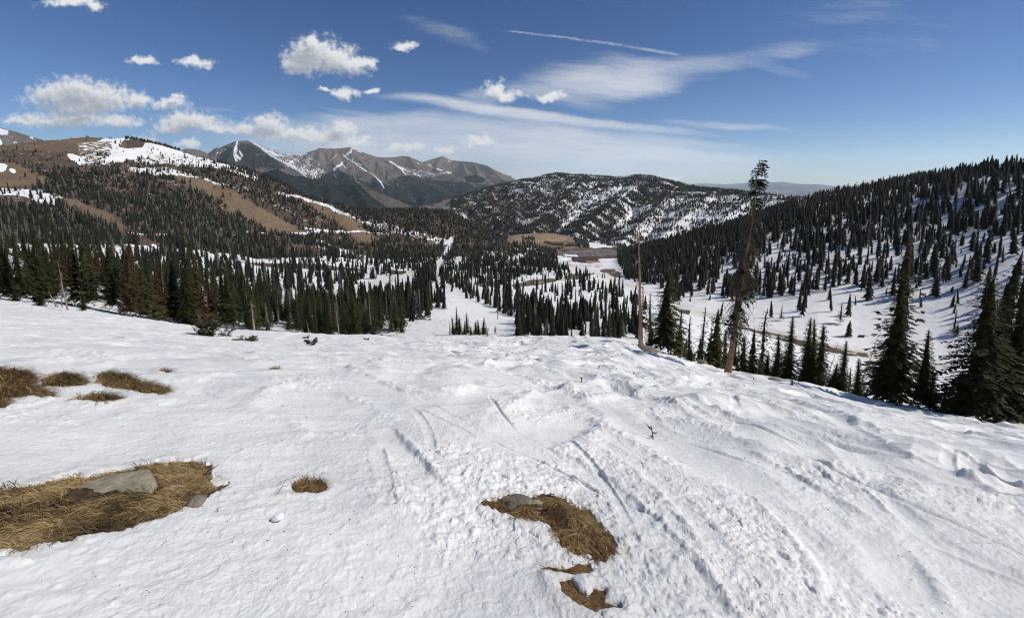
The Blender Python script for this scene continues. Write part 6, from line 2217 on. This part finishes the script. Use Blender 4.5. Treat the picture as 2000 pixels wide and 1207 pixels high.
# high cirrus: long veils drawn out by the wind
cir_v = wv('ADD', P2, wv('MULTIPLY', wv('SUBTRACT', wnoise(P2, 3.0, 5, 0.55, col=True), (0.5, 0.5, 0.5)), (0.20, 0.05, 0)))
rotn = wn('ShaderNodeVectorRotate', rotation_type='Z_AXIS')
wt.links.new(cir_v, rotn.inputs['Vector'])
rotn.inputs['Angle'].default_value = math.radians(5.5)
cv = rotn.outputs[0]
streak = wnoise(wv('MULTIPLY', cv, (1.6, 12.0, 1)), 1.0, 8, 0.66)
fibre = wnoise(wv('MULTIPLY', cv, (8.0, 60.0, 1)), 1.0, 6, 0.68)
CIR = [  # photo u, v, half length, half width, tilt in degrees, strength
    (1180, 156, 200, 44, 3, .82), (1300, 150, 150, 46, 12, .45), (1470, 112, 150, 24, 9, .50), (1510, 136, 80, 13, -12, .40), (1240, 118, 130, 14, -8, .35),
    (960, 214, 240, 14, -8, .92), (1190, 240, 270, 12, -6, .78), (1410, 245, 170, 10, -5, .60), (800, 234, 240, 24, -1, .62), (935, 186, 62, 18, 0, .62), (1080, 190, 160, 18, -12, .42),
    (860, 288, 480, 58, -3, .90), (1150, 285, 380, 44, -6, .80), (1360, 312, 350, 28, -1, .58), (1150, 335, 470, 24, 0, .66), (1330, 275, 220, 10, -6, .45),
    (870, 66, 130, 24, -20, .26), (1750, 70, 300, 60, 0, .20), (430, 215, 90, 5, -6, .36), (1640, 20, 260, 30, 8, .18), (620, 205, 170, 6, -7, .25)]
cm = None
for u, v, w, h, ang, s in CIR:
    a, b = ab(u, v)
    k = 1.0 / (FOC * float(ray(u, v)[1]))
    c_, s_ = math.cos(math.radians(ang)), math.sin(math.radians(ang))
    d = wv('SUBTRACT', cir_v, (a, b, 0))
    e = wv('LENGTH', wcomb(wv('DOT_PRODUCT', d, (c_ / (w * k), s_ / (w * k), 0)), wv('DOT_PRODUCT', d, (-s_ / (h * k), c_ / (h * k), 0))))
    g = wm('MULTIPLY', wramp(e, 1.25, 0.25), s)
    cm = g if cm is None else wm('ADD', cm, wm('MULTIPLY', g, wm('SUBTRACT', 1.0, cm)))
tx = wm('ADD', wm('MULTIPLY', streak, 0.72), wm('MULTIPLY', fibre, 0.28))
cir = wm('MULTIPLY', wramp(wm('ADD', wm('MULTIPLY', wm('SUBTRACT', tx, 0.5), 1.9), wm('SUBTRACT', cm, 0.40)), -0.34, 0.92), 0.90)
cir = wm('MULTIPLY', cir, wramp(cm, 0.02, 0.30))
# contrail
A0, A1 = np.array(ab(975, 60)), np.array(ab(1345, 112))
dv = (A1 - A0) / np.linalg.norm(A1 - A0)
rel = wv('SUBTRACT', wv('ADD', P2, wv('MULTIPLY', wv('SUBTRACT', wnoise(P2, 26.0, 3, 0.6, col=True), (0.5, 0.5, 0.5)), (0.004, 0.006, 0))), (A0[0], A0[1], 0))
along = wm('DIVIDE', wv('DOT_PRODUCT', rel, (dv[0], dv[1], 0)), float(np.linalg.norm(A1 - A0)))
across = wv('DOT_PRODUCT', rel, (-dv[1], dv[0], 0))
bend = wm('MULTIPLY', wm('MULTIPLY', wm('SUBTRACT', along, 0.0), wm('SUBTRACT', 1.0, along)), 0.020)
across = wm('ABSOLUTE', wm('SUBTRACT', across, bend))
width = wm('ADD', 0.0022, wm('MULTIPLY', along, 0.0022))
trail = wramp(wm('DIVIDE', across, width), 1.3, 0.1)
trail = wm('MULTIPLY', trail, wm('MULTIPLY', wramp(along, -0.02, 0.12), wramp(along, 1.03, 0.86)))
trail = wm('MULTIPLY', trail, wm('ADD', 0.10, wm('MULTIPLY', wramp(wnoise(P2, 30.0, 4, 0.6), 0.3, 0.7), 0.35)))

SKY_STRENGTH = 0.092
ahead = wramp(sep.outputs[1], 0.12, 0.25)
hs = wn('ShaderNodeHueSaturation')
hs.inputs['Hue'].default_value = 0.506
hs.inputs['Saturation'].default_value = 1.19
hs.inputs['Value'].default_value = 1.0
wt.links.new(sky.outputs[0], hs.inputs['Color'])
col = hs.outputs[0]
k = 1.0 / SKY_STRENGTH
thin = wm('MULTIPLY', wm('MAXIMUM', cir, trail), ahead)
col = wmix(thin, col, (0.80 * k, 0.82 * k, 0.86 * k))
c_scaled = wv('MULTIPLY', c_col, (k, k, k))
col = wmix(wm('MULTIPLY', c_alpha, ahead), col, c_scaled)
bg = wn('ShaderNodeBackground')
bg.inputs['Strength'].default_value = SKY_STRENGTH
wt.links.new(col, bg.inputs['Color'])
wo = wn('ShaderNodeOutputWorld')
wt.links.new(bg.outputs[0], wo.inputs['Surface'])
world.cycles.sampling_method = 'MANUAL'
world.cycles.sample_map_resolution = 512

if HAZE:
    hm = bpy.data.materials.new('mountain_air')
    hm.use_nodes = True
    ht = hm.node_tree
    for n in list(ht.nodes):
        ht.nodes.remove(n)
    pv = ht.nodes.new('ShaderNodeVolumePrincipled')
    pv.inputs['Color'].default_value = (0.74, 0.89, 1.0, 1)
    pv.inputs['Density'].default_value = HAZE
    pv.inputs['Anisotropy'].default_value = 0.2
    ho = ht.nodes.new('ShaderNodeOutputMaterial')
    ht.links.new(pv.outputs[0], ho.inputs['Volume'])
    X0, X1, Y0, Y1, Zb, Zt = -36000, 36000, -36000, 36000, -1200, 1150
    vs = [(x, y, z) for z in (Zb, Zt) for y in (Y0, Y1) for x in (X0, X1)]
    fs = [(0, 2, 3, 1), (4, 5, 7, 6), (0, 1, 5, 4), (2, 6, 7, 3), (0, 4, 6, 2), (1, 3, 7, 5)]
    tag(link('haze', new_mesh('haze', vs, np.array(fs), hm)), 'thin blue mountain air over the whole valley', 'haze', None, 'stuff')

scene.view_settings.view_transform = 'Standard'
scene.view_settings.look = 'None'
scene.view_settings.gamma = 1.0
scene.view_settings.exposure = EXPOSURE
scene.cycles.max_bounces = 6
scene.cycles.diffuse_bounces = 3
scene.cycles.glossy_bounces = 1
scene.cycles.transmission_bounces = 2
scene.cycles.volume_bounces = 2
scene.cycles.transparent_max_bounces = 8
scene.cycles.caustics_reflective = False
scene.cycles.use_denoising = DENOISE
scene.cycles.pixel_filter_type = 'BLACKMAN_HARRIS'
scene.cycles.filter_width = 1.1
